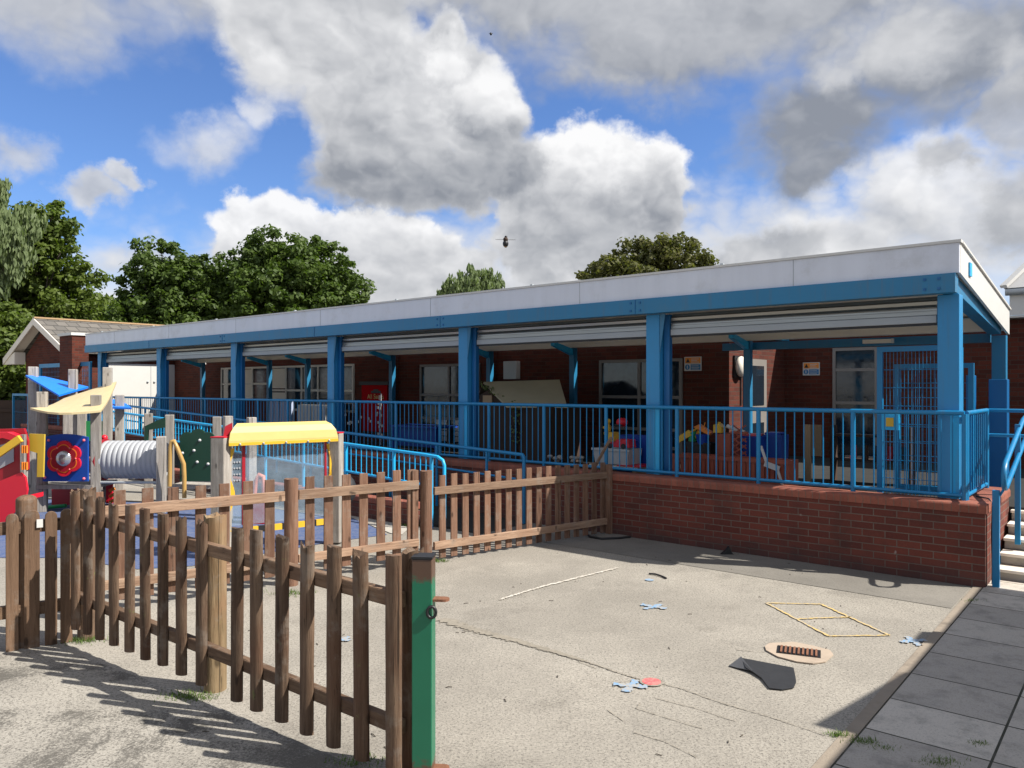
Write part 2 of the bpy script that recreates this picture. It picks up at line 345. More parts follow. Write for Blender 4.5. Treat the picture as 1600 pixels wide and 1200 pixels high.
M['fascia'] = pmat('grey_white_fascia', (0.66, 0.69, 0.76), 0.4, var=0.09, vscale=2.0, dirt=0.4, dirtcol=(0.44, 0.45, 0.46), stretch=(3, 1, 0.25))
M['white'] = pmat('white_upvc', (0.60, 0.59, 0.56), 0.45, var=0.05)
M['cream'] = pmat('cream_soffit', (0.78, 0.72, 0.62), 0.6, var=0.06)
M['shutter'] = pmat('galvanised_metal', (0.33, 0.34, 0.33), 0.34, metal=0.85, var=0.3, vscale=6, stretch=(0.3, 1, 6))
M['shutter_bar'] = pmat('shutter_bar', (0.36, 0.39, 0.41), 0.45, metal=0.2, var=0.08)
M['greyframe'] = pmat('grey_door_frame', (0.22, 0.20, 0.18), 0.5, var=0.06)
M['frame'] = pmat('window_frame', (0.66, 0.63, 0.56), 0.5, var=0.05)
M['glass'] = pmat('dark_window_glass', (0.012, 0.02, 0.03), 0.08, var=0.4, spec=0.8)
M['black'] = pmat('black_plastic', (0.012, 0.012, 0.014), 0.5)
M['dark'] = pmat('dark_wood', (0.05, 0.028, 0.018), 0.8, var=0.4)
M['rubber_black'] = pmat('black_sheet_rubber', (0.022, 0.023, 0.026), 0.6, var=0.2, vscale=8)
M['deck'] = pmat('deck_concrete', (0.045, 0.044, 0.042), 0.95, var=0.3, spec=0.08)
M['slab'] = None
M['rooftile'] = None
M['log'] = woodmat('weathered_log', (0.070, 0.041, 0.025), (0.175, 0.115, 0.075), (0.115, 0.058, 0.034), 1.0, moss=0.45)
M['logpost'] = woodmat('pale_round_post', (0.13, 0.088, 0.045), (0.34, 0.25, 0.145), (0.22, 0.13, 0.07), 0.5, moss=0.3)
M['railwood'] = woodmat('fence_rail_wood', (0.11, 0.065, 0.04), (0.21, 0.135, 0.085), (0.10, 0.055, 0.035), 1.0, grain='x')
M['planed'] = woodmat('stained_fence_wood', (0.12, 0.062, 0.039), (0.235, 0.138, 0.092), (0.175, 0.09, 0.057), 0.8, moss=0.15)
M['planed_rail'] = woodmat('stained_fence_rail', (0.19, 0.115, 0.075), (0.37, 0.25, 0.17), (0.26, 0.16, 0.105), 0.8, grain='x', moss=0.2)
M['greywood'] = woodmat('grey_weathered_wood', (0.24, 0.215, 0.19), (0.42, 0.39, 0.35), (0.30, 0.27, 0.24), 0.6)
M['green_metal'] = pmat('green_painted_steel', (0.008, 0.145, 0.075), 0.4, var=0.15, vscale=4, dirt=0.0)
def chips(m, thr=0.735, col=(0.07, 0.05, 0.04)):
    t = NT(m.node_tree); p = t.n['Principled BSDF']; src = p.inputs['Base Color'].links[0].from_socket
    tc = t.node('ShaderNodeTexCoord').outputs['Object']; z = t.sep(tc)[2]
    n = t.noise(tc, 16, 6, 0.75); st = t.noise(t.vmath('MULTIPLY', tc, (14, 14, 0.7)), 1.0, 4, 0.6)
    c = t.mix(t.math('MULTIPLY', t.ramp(st, 0.50, 0.74), 0.32), src, (0.10, 0.13, 0.15, 1))
    t.l.new(t.mix(t.math('MULTIPLY', t.ramp(n, thr, thr + 0.03), 0.8), c, col + (1,)), p.inputs['Base Color'])
for nm in ('blue', 'beam', 'column', 'guard'): chips(M[nm])

def edge_rust(m):
    t = NT(m.node_tree); p = t.n['Principled BSDF']; src = p.inputs['Base Color'].links[0].from_socket
    tc = t.node('ShaderNodeTexCoord').outputs['Object']; z = t.sep(tc)[2]
    n = t.noise(tc, 22, 5, 0.7); f = t.ramp(t.math('ADD', z, t.math('MULTIPLY', n, 0.16)), 1.06, 1.10)
    f2 = t.math('SUBTRACT', 1.0, t.ramp(t.math('ADD', z, t.math('MULTIPLY', n, 0.2)), 0.16, 0.22))
    f3 = t.ramp(n, 0.70, 0.74)
    f = t.math('MAXIMUM', t.math('MAXIMUM', f, f2), f3)
    t.l.new(t.mix(f, src, (0.10, 0.055, 0.035, 1)), p.inputs['Base Color'])
edge_rust(M['green_metal'])
M['rust'] = pmat('rusty_iron', (0.20, 0.085, 0.045), 0.85, var=0.45, vscale=25, bump=0.5)
for nm, c in dict(red=(0.62, 0.012, 0.03), darkred=(0.33, 0.01, 0.02), yellow=(0.70, 0.42, 0.03), paleyellow=(0.62, 0.47, 0.16), mustard=(0.55, 0.38, 0.04), cream2=(0.60, 0.49, 0.27),
                  bluepanel=(0.006, 0.06, 0.32), brightblue=(0.01, 0.19, 0.80), dkgreen=(0.006, 0.045, 0.025), orange=(0.75, 0.22, 0.02), olive=(0.45, 0.27, 0.08), pink=(0.75, 0.12, 0.15),
                  toyblue=(0.01, 0.06, 0.38), toygreen=(0.02, 0.30, 0.09), tunnel=(0.36, 0.37, 0.39), posterred=(0.45, 0.008, 0.012), signorange=(0.80, 0.27, 0.03), signblue=(0.02, 0.17, 0.38),
                  cardboard=(0.38, 0.25, 0.13), terracotta=(0.33, 0.075, 0.04), greybin=(0.50, 0.50, 0.49), gold=(0.55, 0.42, 0.12), boltpink=(0.80, 0.16, 0.20)).items():
    M[nm] = pmat(nm, c, 0.42, var=0.07, vscale=3, spec=0.5)
M['posterred'] = pmat('matt_red_board', (0.42, 0.006, 0.010), 0.85, var=0.05, spec=0.1)
M['playroof'] = pmat('playhouse_roof_felt', (0.52, 0.47, 0.32), 0.8, var=0.12, vscale=5)
def clearmat():
    m = bpy.data.materials.new('clear_acrylic'); m.use_nodes = True; t = NT(m.node_tree); p = t.n['Principled BSDF']
    p.inputs['Base Color'].default_value = (0.30, 0.40, 0.50, 1); p.inputs['Roughness'].default_value = 0.10; p.inputs['Alpha'].default_value = 0.20
    tc = t.node('ShaderNodeTexCoord').outputs['Object']; n = t.noise(tc, 9, 6, 0.7)
    t.l.new(t.math('MULTIPLY_ADD', n, 0.45, 0.02), p.inputs['Alpha']); return m
M['clear'] = clearmat()
def domemat():
    m = bpy.data.materials.new('polished_dome'); m.use_nodes = True; p = m.node_tree.nodes['Principled BSDF']
    p.inputs['Base Color'].default_value = (0.45, 0.46, 0.46, 1); p.inputs['Metallic'].default_value = 0.6; p.inputs['Roughness'].default_value = 0.15; return m
M['dome'] = domemat()
def slabmat():
    m = bpy.data.materials.new('paving_slabs'); m.use_nodes = True; t = NT(m.node_tree); p = t.n['Principled BSDF']
    tc = t.node('ShaderNodeTexCoord').outputs['Object']; v = t.vmath('ADD', tc, (0.02, 0.18, 0))
    x, y, z = t.sep(v)
    b = t.node('ShaderNodeTexBrick'); t.put(b.inputs['Vector'], v); b.inputs['Scale'].default_value = 1
    b.inputs['Brick Width'].default_value = 0.62; b.inputs['Row Height'].default_value = 0.545; b.inputs['Mortar Size'].default_value = 0.007; b.offset = 0.0
    b.inputs['Color1'].default_value = (0.56, 0.51, 0.44, 1); b.inputs['Color2'].default_value = (0.38, 0.345, 0.30, 1); b.inputs['Mortar'].default_value = (0.035, 0.035, 0.02, 1)
    fine = t.noise(tc, 120, 3, 0.7); mid = t.noise(tc, 4, 7, 0.7)
    c = t.mix(t.math('MULTIPLY', t.ramp(fine, 0.5, 0.68), 0.4), b.outputs['Color'], (0.10, 0.095, 0.09, 1))
    c = t.mix(t.math('MULTIPLY', t.ramp(mid, 0.46, 0.70), 0.55), c, (0.16, 0.15, 0.13, 1))
    t.l.new(c, p.inputs['Base Color']); p.inputs['Roughness'].default_value = 0.9
    bp = t.node('ShaderNodeBump'); bp.inputs['Strength'].default_value = 0.6; bp.inputs['Distance'].default_value = 0.01
    t.l.new(t.math('SUBTRACT', t.math('MULTIPLY', fine, 0.4), b.outputs['Fac']), bp.inputs['Height']); t.l.new(bp.outputs[0], p.inputs['Normal'])
    return m
M['slab'] = slabmat()
def tilemat():
    m = bpy.data.materials.new('roof_tiles'); m.use_nodes = True; t = NT(m.node_tree); p = t.n['Principled BSDF']
    tc = t.node('ShaderNodeTexCoord').outputs['Object']; x, y, z = t.sep(tc)
    b = t.node('ShaderNodeTexBrick'); t.put(b.inputs['Vector'], t.comb(y, z, 0)); b.inputs['Scale'].default_value = 1
    b.inputs['Brick Width'].default_value = 0.33; b.inputs['Row Height'].default_value = 0.17; b.inputs['Mortar Size'].default_value = 0.014
    b.inputs['Color1'].default_value = (0.16, 0.145, 0.125, 1); b.inputs['Color2'].default_value = (0.10, 0.093, 0.083, 1); b.inputs['Mortar'].default_value = (0.05, 0.045, 0.04, 1)
    t.l.new(b.outputs['Color'], p.inputs['Base Color']); p.inputs['Roughness'].default_value = 0.9
    return m
M['rooftile'] = tilemat()
def leafmat(name, c1, c2, trans=0.35):
    m = bpy.data.materials.new(name); m.use_nodes = True; t = NT(m.node_tree); t.n.clear(); out = t.node('ShaderNodeOutputMaterial')
    geo = t.node('ShaderNodeNewGeometry'); rnd = geo.outputs['Random Per Island']
    tc = t.node('ShaderNodeTexCoord').outputs['Object']; n = t.noise(tc, 0.8, 3)
    c = t.mix(t.math('MULTIPLY_ADD', n, 0.5, t.math('MULTIPLY', rnd, 0.5)), c1 + (1,), c2 + (1,))
    d = t.node('ShaderNodeBsdfPrincipled'); t.l.new(c, d.inputs['Base Color']); d.inputs['Roughness'].default_value = 0.55; d.inputs['Specular IOR Level'].default_value = 0.3
    tr = t.node('ShaderNodeBsdfTranslucent'); t.l.new(t.vmath('MULTIPLY', c, (1.3, 1.5, 0.6)), tr.inputs['Color'])
    ms = t.node('ShaderNodeMixShader'); ms.inputs[0].default_value = trans; t.l.new(d.outputs[0], ms.inputs[1]); t.l.new(tr.outputs[0], ms.inputs[2]); t.l.new(ms.outputs[0], out.inputs[0])
    return m
M['leaf'] = leafmat('broad_leaves', (0.03, 0.06, 0.012), (0.11, 0.16, 0.03))
M['leaf_bright'] = leafmat('yellow_green_leaves', (0.05, 0.085, 0.012), (0.13, 0.17, 0.03))
M['leaf_autumn'] = leafmat('green_brown_leaves', (0.06, 0.075, 0.02), (0.15, 0.14, 0.045))
M['leaf_willow'] = leafmat('willow_leaves', (0.12, 0.16, 0.07), (0.22, 0.27, 0.13))
M['bark'] = pmat('bark', (0.075, 0.06, 0.045), 0.9, var=0.4, vscale=8, bump=0.6)
M['ground'] = pmat('outer_ground', (0.20, 0.19, 0.16), 0.95, var=0.25, vscale=0.3)
def graybrick_paint(name, col, a=0.55):
    m = bpy.data.materials.new(name); m.use_nodes = True; t = NT(m.node_tree); p = t.n['Principled BSDF']
    tc = t.node('ShaderNodeTexCoord').outputs['Object']; n = t.noise(tc, 60, 5, 0.75)
    n2 = t.noise(tc, 9, 4, 0.7)
    t.l.new(t.mix(t.math('MULTIPLY', t.ramp(t.math('ADD', t.math('MULTIPLY', n, 0.6), t.math('MULTIPLY', n2, 0.4)), 0.40, 0.58), a), col + (1,), (0.37, 0.33, 0.27, 1)), p.inputs['Base Color']); p.inputs['Roughness'].default_value = 0.9
    return m
M['paint_yellow'] = graybrick_paint('worn_yellow_paint', (0.62, 0.42, 0.10), 0.85)
M['paint_blue'] = graybrick_paint('worn_blue_paint', (0.14, 0.32, 0.54), 0.95)
M['paint_white'] = graybrick_paint('worn_white_paint', (0.62, 0.59, 0.53), 0.95)
M['paint_red'] = graybrick_paint('worn_red_paint', (0.70, 0.09, 0.10), 0.45)
M['softblue'] = graybrick_paint('blue_safety_surface', (0.035, 0.075, 0.20), 0.25)
M['crack'] = graybrick_paint('crack_fill', (0.17, 0.15, 0.12), 0.75)
M['stain'] = graybrick_paint('gritty_stain', (0.205, 0.182, 0.145), 0.45)
M['grass'] = leafmat('moss_and_grass', (0.06, 0.11, 0.02), (0.15, 0.22, 0.05))

# ------------------------------------------------------------ setting: ground sheets
def flat(poly, z): 
    mb = MB(); mb.add([(p[0], p[1], z) for p in poly], [tuple(range(len(poly)))]); return mb
struct('ground', flat([(-900, -300), (900, -300), (900, 1500), (-900, 1500)], -0.006), M['ground'])
struct('playground_tarmac', flat([(-28, -6), (12, -6), (12, 32), (-28, 32)], 0.0), M['tarmac'])
gl = lambda px, py: at(px, py, 1.95 * 1200 / (py - 605))[:2]
# darker weathered area outside the log fence, its edge follows the fence line
struct('weathered_tarmac', flat([(-0.50, 3.72), (-0.72, 3.0), (-1.4, 1.0), (-12, 1.0), (-12, 5.3), (-5.5, 5.1), (-3.5, 5.80), (-1.95, 4.80)], 0.004), M['tarmac_left'])
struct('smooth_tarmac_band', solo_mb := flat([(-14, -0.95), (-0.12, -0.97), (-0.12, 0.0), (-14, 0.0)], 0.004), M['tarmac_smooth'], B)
struct('paving', MB().box(-0.02, 6.0, -12, 0.45, 0.0, 0.012), M['slab'], B)
struct('kerb_strip', MB().box(-0.10, -0.026, -12, 0.0, 0.0, 0.008), M['kerb'], B)
struct('safety_surface', flat([gl(-300, 872), gl(95, 872), gl(215, 890), gl(300, 885), gl(520, 847), gl(605, 836), gl(560, 812), gl(380, 790), gl(-300, 770)], 0.006), M['softblue'])
struct('concrete_strip', flat([gl(525, 800), gl(610, 834), gl(628, 836), gl(640, 826), gl(560, 798)], 0.010), M['concrete'])
def ribbon(pts, w, z, jit=0.0, n=10):
    mb = MB(); P = [Vector((p[0], p[1])) for p in pts]; Q = []
    for i in range(len(P) - 1):
        for k in range(n): Q.append(P[i].lerp(P[i + 1], k / n))
    Q.append(P[-1]); vs = []
    for i, p in enumerate(Q):
        t = (Q[min(i + 1, len(Q) - 1)] - Q[max(i - 1, 0)]).normalized(); nn = Vector((-t.y, t.x)); ww = w if not isinstance(w, list) else w[0] + (w[1] - w[0]) * i / (len(Q) - 1)
        a = ww / 2 * (1 + random.uniform(-jit, jit)); b = ww / 2 * (1 + random.uniform(-jit, jit)); o = nn * random.uniform(-jit, jit) * ww * 0.4
        vs += [(*(p + nn * a + o), z), (*(p - nn * b + o), z)]
    mb.add(vs, [(2 * i, 2 * i + 1, 2 * i + 3, 2 * i + 2) for i in range(len(Q) - 1)]); return mb
G = gl
struct('painted_white_line', ribbon([G(780, 938), G(845, 918), G(965, 888)], 0.032, 0.008, 0.5, 50), M['paint_white'])
yl = MB()
for a, b in (((1197, 943), (1295, 995)), ((1295, 995), (1390, 994)), ((1390, 994), (1283, 945)), ((1283, 945), (1197, 943)), ((1248, 968), (1330, 965))):
    r = ribbon([G(*a), G(*b)], 0.021, 0.008, 0.5, 30); yl.add(r.v, r.f)
struct('painted_yellow_grid', yl, M['paint_yellow'])
def cross(px, py, s, ang):
    c = Vector(G(px, py)); mb = MB()
    for da in (0.6, -0.7):
        d = Vector((math.cos(ang + da), math.sin(ang + da))) * s; r = ribbon([c - d, c + d], 0.05, 0.008 if da > 0 else 0.0095, 0.4, 14); mb.add(r.v, r.f)
    return mb
for (px, py, s, a) in ((1021, 949, 0.12, 0.1), (985, 1073, 0.11, 0.5), (1427, 1003, 0.11, 0.9), (535, 1000, 0.07, 0.3)):
    struct('painted_blue_mark', cross(px, py, s, a), M['paint_blue'])
def disc(c, r, z, n=24, asp=1): 
    mb = MB(); mb.add([(c[0] + r * math.cos(2 * math.pi * k / n), c[1] + r * asp * math.sin(2 * math.pi * k / n), z) for k in range(n)], [tuple(range(n))]); return mb
struct('painted_blue_spot', disc(G(1015, 907), 0.045, 0.008), M['paint_blue'])
struct('tarmac_crack', ribbon([G(690, 968), G(740, 985), G(800, 1000), G(860, 1018), G(915, 1034)], [0.11, 0.04], 0.0065, 0.5, 40), M['stain'])
struct('tarmac_crack', ribbon([G(915, 1034), G(960, 1050), G(1000, 1062), G(1060, 1075), G(1130, 1100), G(1200, 1120), G(1290, 1150)], [0.014, 0.005], 0.0065, 1.0, 30), M['crack'])
for pts in ([(1000, 1100), (995, 1108), (1040, 1122), (1100, 1140)], [(1025, 1092), (1090, 1108), (1150, 1128)], [(990, 1145), (1040, 1160), (1090, 1185)], [(1150, 1016), (1195, 1020)], [(950, 1110), (975, 1128)], [(905, 1035), (935, 1046)]):
    struct('tarmac_crack', ribbon([G(*p) for p in pts], 0.006, 0.0065, 0.8, 8), M['crack'])

# ------------------------------------------------------------ retaining wall, deck
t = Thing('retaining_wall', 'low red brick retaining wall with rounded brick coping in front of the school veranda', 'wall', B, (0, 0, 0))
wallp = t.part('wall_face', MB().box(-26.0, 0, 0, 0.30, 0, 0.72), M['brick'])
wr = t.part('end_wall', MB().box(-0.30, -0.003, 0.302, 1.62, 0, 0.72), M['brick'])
def coping(x0, x1, y0, y1, z0, z1, axis):
    mb = MB(); prof = []
    r = 0.035
    for (cx, cz, a0) in ((y0 + r, z1 - r, 180), (y1 - r, z1 - r, 90)):
        for k in range(5): a = R(a0 - k * 22.5); prof.append((cx + r * math.cos(a), cz + r * math.sin(a)))
    prof = [(y0, z0)] + prof + [(y1, z0)]
    if axis == 'x': mb.prism(prof, x0, x1, 'x')
    else: mb.prism(prof, x0, x1, 'y')
    return mb
t.part('coping', coping(-26.0, 0.012, -0.012, 0.312, 0.722, 0.812, 'x'), M['coping'])
t.part('coping', coping(0.314, 1.62, -0.33, 0.012, 0.722, 0.812, 'y'), M['coping'])
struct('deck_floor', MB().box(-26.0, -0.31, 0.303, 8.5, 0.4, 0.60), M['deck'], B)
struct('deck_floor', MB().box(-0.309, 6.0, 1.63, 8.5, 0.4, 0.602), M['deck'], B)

t = Thing('low_kerb_wall', 'low red brick kerb wall with orange red coping beside the blue access ramp', 'wall', B, (-6.65, -1.2, 0))
t.part('wall_face', MB().box(-24, -6.65, -1.28, -1.10, 0, 0.25), M['brick'])
t.part('coping', coping(-24, -6.63, -1.30, -1.08, 0.252, 0.33, 'x'), M['coping'])
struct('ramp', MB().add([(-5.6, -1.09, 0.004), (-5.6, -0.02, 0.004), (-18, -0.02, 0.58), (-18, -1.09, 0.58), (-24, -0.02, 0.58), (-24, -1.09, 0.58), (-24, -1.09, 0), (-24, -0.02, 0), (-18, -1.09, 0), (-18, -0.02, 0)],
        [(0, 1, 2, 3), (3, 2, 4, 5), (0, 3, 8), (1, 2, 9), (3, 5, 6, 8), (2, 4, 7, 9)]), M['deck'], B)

# steps at the right-hand end
t = Thing('entrance_steps', 'concrete entrance steps with cream edged treads right of the brick wall', 'steps', B, (0.2, 0.5, 0))
for k in range(5):
    t.part('tread', MB().box(0.02, 1.75, 0.46 + 0.27 * k, 0.74 + 0.27 * k, 0.085 + 0.115 * k, 0.115 + 0.115 * k), M['cream'], bevel=0.004)
    t.part('riser', MB().box(0.03, 1.74, 0.485 + 0.27 * k, 0.745 + 0.27 * k, (0 if k == 0 else 0.115 * k + 0.002), 0.083 + 0.115 * k), M['concrete'])
t.part('cheek_wall', MB().box(1.76, 2.0, 0.46, 1.62, 0, 0.60), M['brick_b'])

# ------------------------------------------------------------ canopy
PX = [-0.367 - 3.42 * k for k in range(7)]
t = Thing('entrance_canopy', 'long veranda canopy on blue steel posts with a pale grey fascia along the school front', 'canopy', B, (-0.3, 0.3, 0.6))
t.part('front_fascia', MB().box(-21.43, -0.245, 0.13, 0.17, 3.10, 3.40), M['fascia'])
t.part('fascia_capping', MB().box(-21.45, -0.225, 0.115, 0.235, 3.402, 3.43), M['white'])
t.part('side_fascia', MB().prism([(0.172, 3.102), (0.172, 3.40), (3.64, 2.99), (3.64, 2.66)], -0.272, -0.242, 'x'), M['white'])
t.part('side_fascia', MB().prism([(0.172, 3.102), (0.172, 3.40), (3.64, 2.99), (3.64, 2.66)], -21.43, -21.40, 'x'), M['white'])
t.part('side_capping', MB().prism([(0.236, 3.402), (0.236, 3.425), (3.66, 3.015), (3.66, 2.992)], -0.29, -0.222, 'x'), M['white'])
t.part('roof_panel', MB().prism([(0.175, 3.30), (0.175, 3.345), (3.64, 2.93), (3.64, 2.885)], -21.395, -0.276, 'x'), M['cream'])
fb = t.part('front_beam', MB().box(-21.42, -0.275, 0.10, 0.26, 2.905, 3.098), M['beam'])
for xx in (-14.2, -7.55, -3.95, -10.9, -17.6):
    t.part('splice_joint', MB().box(xx - 0.004, xx + 0.004, 0.094, 0.0998, 2.91, 3.09), M['guide'])
for k in range(7):
    xx = -1.9 - 2.95 * k; t.part('fascia_joint', MB().box(xx - 0.003, xx + 0.003, 0.1265, 0.1295, 3.103, 3.40), M['shutter_bar'])
    t.part('capping_fixing', MB().box(xx - 0.9, xx - 0.86, 0.16, 0.20, 3.431, 3.455), M['shutter_bar'])
bt = MB()
for xx in (-0.42, -0.55, -3.88, -4.02, -7.48, -7.62, -14.12, -14.28):
    for zz in (2.95, 3.05): bt.box(xx - 0.013, xx + 0.013, 0.09, 0.0995, zz - 0.013, zz + 0.013)
t.part('bolt_heads', bt, M['guide'])
for i, x in enumerate(PX):
    po = t.part('front_post', MB().box(x - 0.1, x + 0.1, 0.27, 0.47, 0.6, 2.903), M['column'], bevel=0.008)
    t.part('post_guard', MB().box(x + 0.02, x + 0.1015, 0.262, 0.268, 0.6, 1.66), M['guard'], parent=po)
    if i: t.part('gusset', MB().prism([(x + 0.115, 2.90), (x + 0.19, 2.90), (x + 0.115, 2.40)], 0.255, 0.265), M['beam'], parent=po)
RX = [-0.33, -3.81, -7.28, -9.41, -12.47, -15.79, -17.57, -21.19]
for i, x in enumerate(RX):
    s = 0.08 if i == 0 else 0.055
    t.part('rear_post', MB().box(x - s, x + s, 3.36, 3.36 + 2 * s, 0.6, 2.70 if i else 2.64), M['beam'])
    if i: t.part('bracket', MB().prism([(2.75, 2.72), (3.34, 2.56), (3.34, 2.68), (2.75, 2.80)], x - 0.04, x + 0.04, 'x'), M['guard'])
t.part('rear_beam', MB().box(-21.40, -0.28, 3.34, 3.50, 2.705, 2.88), M['cream'])
t.part('side_beam', MB().prism([(0.262, 2.93), (0.262, 3.09), (3.33, 2.79), (3.33, 2.65)], -0.44, -0.30, 'x'), M['beam'])
for xx in (-2.2, -5.5, -8.9, -12.2, -15.7, -19.1):
    t.part('roof_beam', MB().prism([(0.27, 3.20), (0.27, 3.29), (3.33, 2.925), (3.33, 2.885)], xx - 0.03, xx + 0.03, 'x'), M['cream'])
sd = t.part('fascia_bracket', MB().box(-0.241, -0.225, 0.62, 0.74, 3.12, 3.26), M['guard'])

# roller shutters, one per bay, rolled up
names = ['in the bay nearest the steps', 'above the grey toy bin', 'above the playhouse roof', 'above the red poster', 'above the long window row', 'above the white double doors']
for k in range(6):
    x1 = PX[k] - 0.105; x0 = PX[k + 1] + 0.105
    s = Thing('roller_shutter', 'rolled up grey metal shutter ' + names[k], 'roller shutter', B, ((x0 + x1) / 2, 0.5, 2.6), 'roller shutters between the canopy posts')
    mb = MB()
    for j in range(9):                                   # rolled slats
        a0 = R(120 + j * 26); a1 = R(120 + (j + 1) * 26)
        for a, b in ((a0, a1),):
            cy, cz, r = 0.52, 2.80, 0.125
            p = [(cy + r * math.cos(a), cz + r * math.sin(a)), (cy + (r + 0.018) * math.cos((a + b) / 2), cz + (r + 0.018) * math.sin((a + b) / 2)), (cy + r * math.cos(b), cz + r * math.sin(b))]
            v = [(x0 + 0.10, *q) for q in p] + [(x1 - 0.02, *q) for q in p]
            mb.add(v, [(0, 1, 4, 3), (1, 2, 5, 4)])
    s.part('slat_roll', mb, M['shutter'])
    cu = MB(); 
    for j in range(2): cu.box(x0 + 0.10, x1 - 0.02, 0.385 + 0.004 * j, 0.40, 2.71 + 0.045 * j, 2.75 + 0.045 * j)
    s.part('slat_curtain', cu, M['shutter'])
    s.part('bottom_rail', MB().box(x0 + 0.10, x1 - 0.02, 0.37, 0.42, 2.625, 2.705), M['shutter_bar'], bevel=0.005)
    s.part('guide_channel', MB().box(x0 + 0.004, x0 + 0.09, 0.36, 0.44, 0.6, 2.90), M['guide'], bevel=0.004)
    s.part('bottom_seal', MB().box(x0 + 0.10, x1 - 0.02, 0.38, 0.41, 2.60, 2.6245), M['black'])
    s.part('end_plate', MB().box(x1 - 0.016, x1 - 0.002, 0.38, 0.66, 2.66, 2.90), M['guide'])

# ------------------------------------------------------------ railings
def railing(name, label, cat, fr, p0, p1, zt0, zt1, zb0, zb1, posts, nbal, y, foot, rt=0.024, rb=0.021, maxb=999, axis='x', footf=None, group=None):
    t = Thing(name, label, cat, fr, ((p1, y, foot) if axis == 'x' else (y, p0, foot)), group)
    P = (lambda s, z: (s, y, z)) if axis == 'x' else (lambda s, z: (y, s, z))
    ft = lambda s: zt0 + (zt1 - zt0) * (s - p0) / (p1 - p0); fbm = lambda s: zb0 + (zb1 - zb0) * (s - p0) / (p1 - p0)
    t.part('top_rail', MB().tube([P(p0, zt0), P(p1, zt1)], rt, 12), M['blue'])
    t.part('bottom_rail', MB().tube([P(p0, zb0), P(p1, zb1)], rb, 10), M['blue'])
    for s in posts:
        f0 = footf(s) if footf else foot
        t.part('post', MB().tube([P(s, f0), P(s, ft(s) - 0.01)], 0.026, 10), M['blue'])
    cnt = 0; rest = MB()
    ps = sorted(posts, key=lambda q: -q)
    for a, b in zip(ps[:-1], ps[1:]):
        for j in range(nbal):
            s = a + (b - a) * (j + 1) / (nbal + 1); seg = ([P(s, fbm(s)), P(s, ft(s))], 0.0075, 6)
            if cnt < maxb: t.part('baluster', MB().tube(*seg, cap=False), M['blue'])
            else: rest.tube(*seg, cap=False)
            cnt += 1
    if rest.v: t.part('balusters', rest, M['blue'], kind='stuff')
    return t
rp = [-0.21 - 1.063 * k for k in range(21)]
railing('deck_railing', 'blue tubular railing with thin balusters standing along the top of the brick wall', 'railing', B, -21.6, -0.21, 1.690, 1.690, 0.856, 0.856, rp, 9, 0.2, 0.81, maxb=99)
e = railing('end_railing', 'short blue railing returning round the right end of the deck by the steps', 'railing', B, 0.235, 1.49, 1.688, 1.688, 0.856, 0.856, [0.24, 1.47], 9, -0.20, 0.81, axis='y')
e.part('rail_extension', MB().tube([(-0.2, 1.50, 1.688), (0.12, 1.50, 1.688), (0.40, 1.47, 1.68)], 0.022), M['blue'])
e.part('rail_extension', MB().tube([(-0.2, 1.50, 1.41), (0.42, 1.50, 1.41)], 0.02), M['blue'])
# handrail of the steps: two sloping tubes joined in a loop
h = Thing('steps_handrail', 'sunlit blue double handrail sloping down over the entrance steps', 'handrail', B, (0.16, 0.1, 0))
hx = 0.17
pts = [(hx + 0.22, 1.47, 1.668), (hx + 0.02, 1.36, 1.64), (hx, 1.25, 1.60), (hx, -0.02, 1.235), (hx, -0.10, 1.19), (hx, -0.14, 1.13), (hx, -0.14, 1.05), (hx, -0.10, 1.00), (hx, -0.04, 0.99), (hx, 0.05, 1.01), (hx, 1.45, 1.385)]
h.part('rail_loop', MB().tube(pts, 0.024, 12), M['blue'])
h.part('post', MB().box(0.045, 0.105, 0.07, 0.13, 0, 0.95), M['blue'], bevel=0.004)
h.part('post', MB().box(0.13, 0.18, 0.93, 0.98, 0.3, 1.56), M['blue'], bevel=0.004)
h.part('stay', MB().tube([(0.105, 0.10, 0.90), (0.17, 0.10, 1.02)], 0.012, 8), M['blue'])
h.part('stay', MB().tube([(0.155, 0.955, 1.25), (0.17, 0.955, 1.27)], 0.012, 8), M['blue'])
solo('cable', 'black cable running over the coping and down the sunlit end of the brick wall', 'cable',
     MB().tube([(-0.16, 0.55, 0.822), (-0.03, 0.40, 0.825), (0.02, 0.30, 0.79), (0.022, 0.22, 0.5), (0.024, 0.26, 0.2), (0.03, 0.20, 0.01)], 0.008, 6), M['black'], B, (0, 0.3, 0))
# ramp rails
def ztn(x): return 1.0 + (-6.35 - x) * 0.040
def ztf(x): return 0.985 + (-5.65 - x) * 0.040
rn = Thing('ramp_railing', 'blue ramp railing, brightened as if sunlit, with balusters, the nearer one ending in a rounded hoop', 'railing', B, (-6.2, -1.19, 0), 'railings of the access ramp')
rn.part('top_rail', MB().tube([(-18, -1.19, ztn(-18)), (-6.55, -1.19, ztn(-6.55)), (-6.3, -1.19, ztn(-6.3) - 0.005), (-6.20, -1.19, 0.95), (-6.17, -1.19, 0.88), (-6.17, -1.19, 0.0)], 0.024, 12), M['guard'])
rn.part('bottom_rail', MB().tube([(-18, -1.19, ztn(-18) - 0.42), (-6.42, -1.19, ztn(-6.42) - 0.42)], 0.02, 8), M['guard'])
nps = [-6.42, -7.2, -8.3, -9.4, -10.5, -11.6, -12.7, -13.8, -14.9, -16.0, -17.1]
for s in nps: rn.part('post', MB().tube([(s, -1.19, 0 if s > -6.6 else 0.33), (s, -1.19, ztn(s))], 0.026, 10), M['guard'])
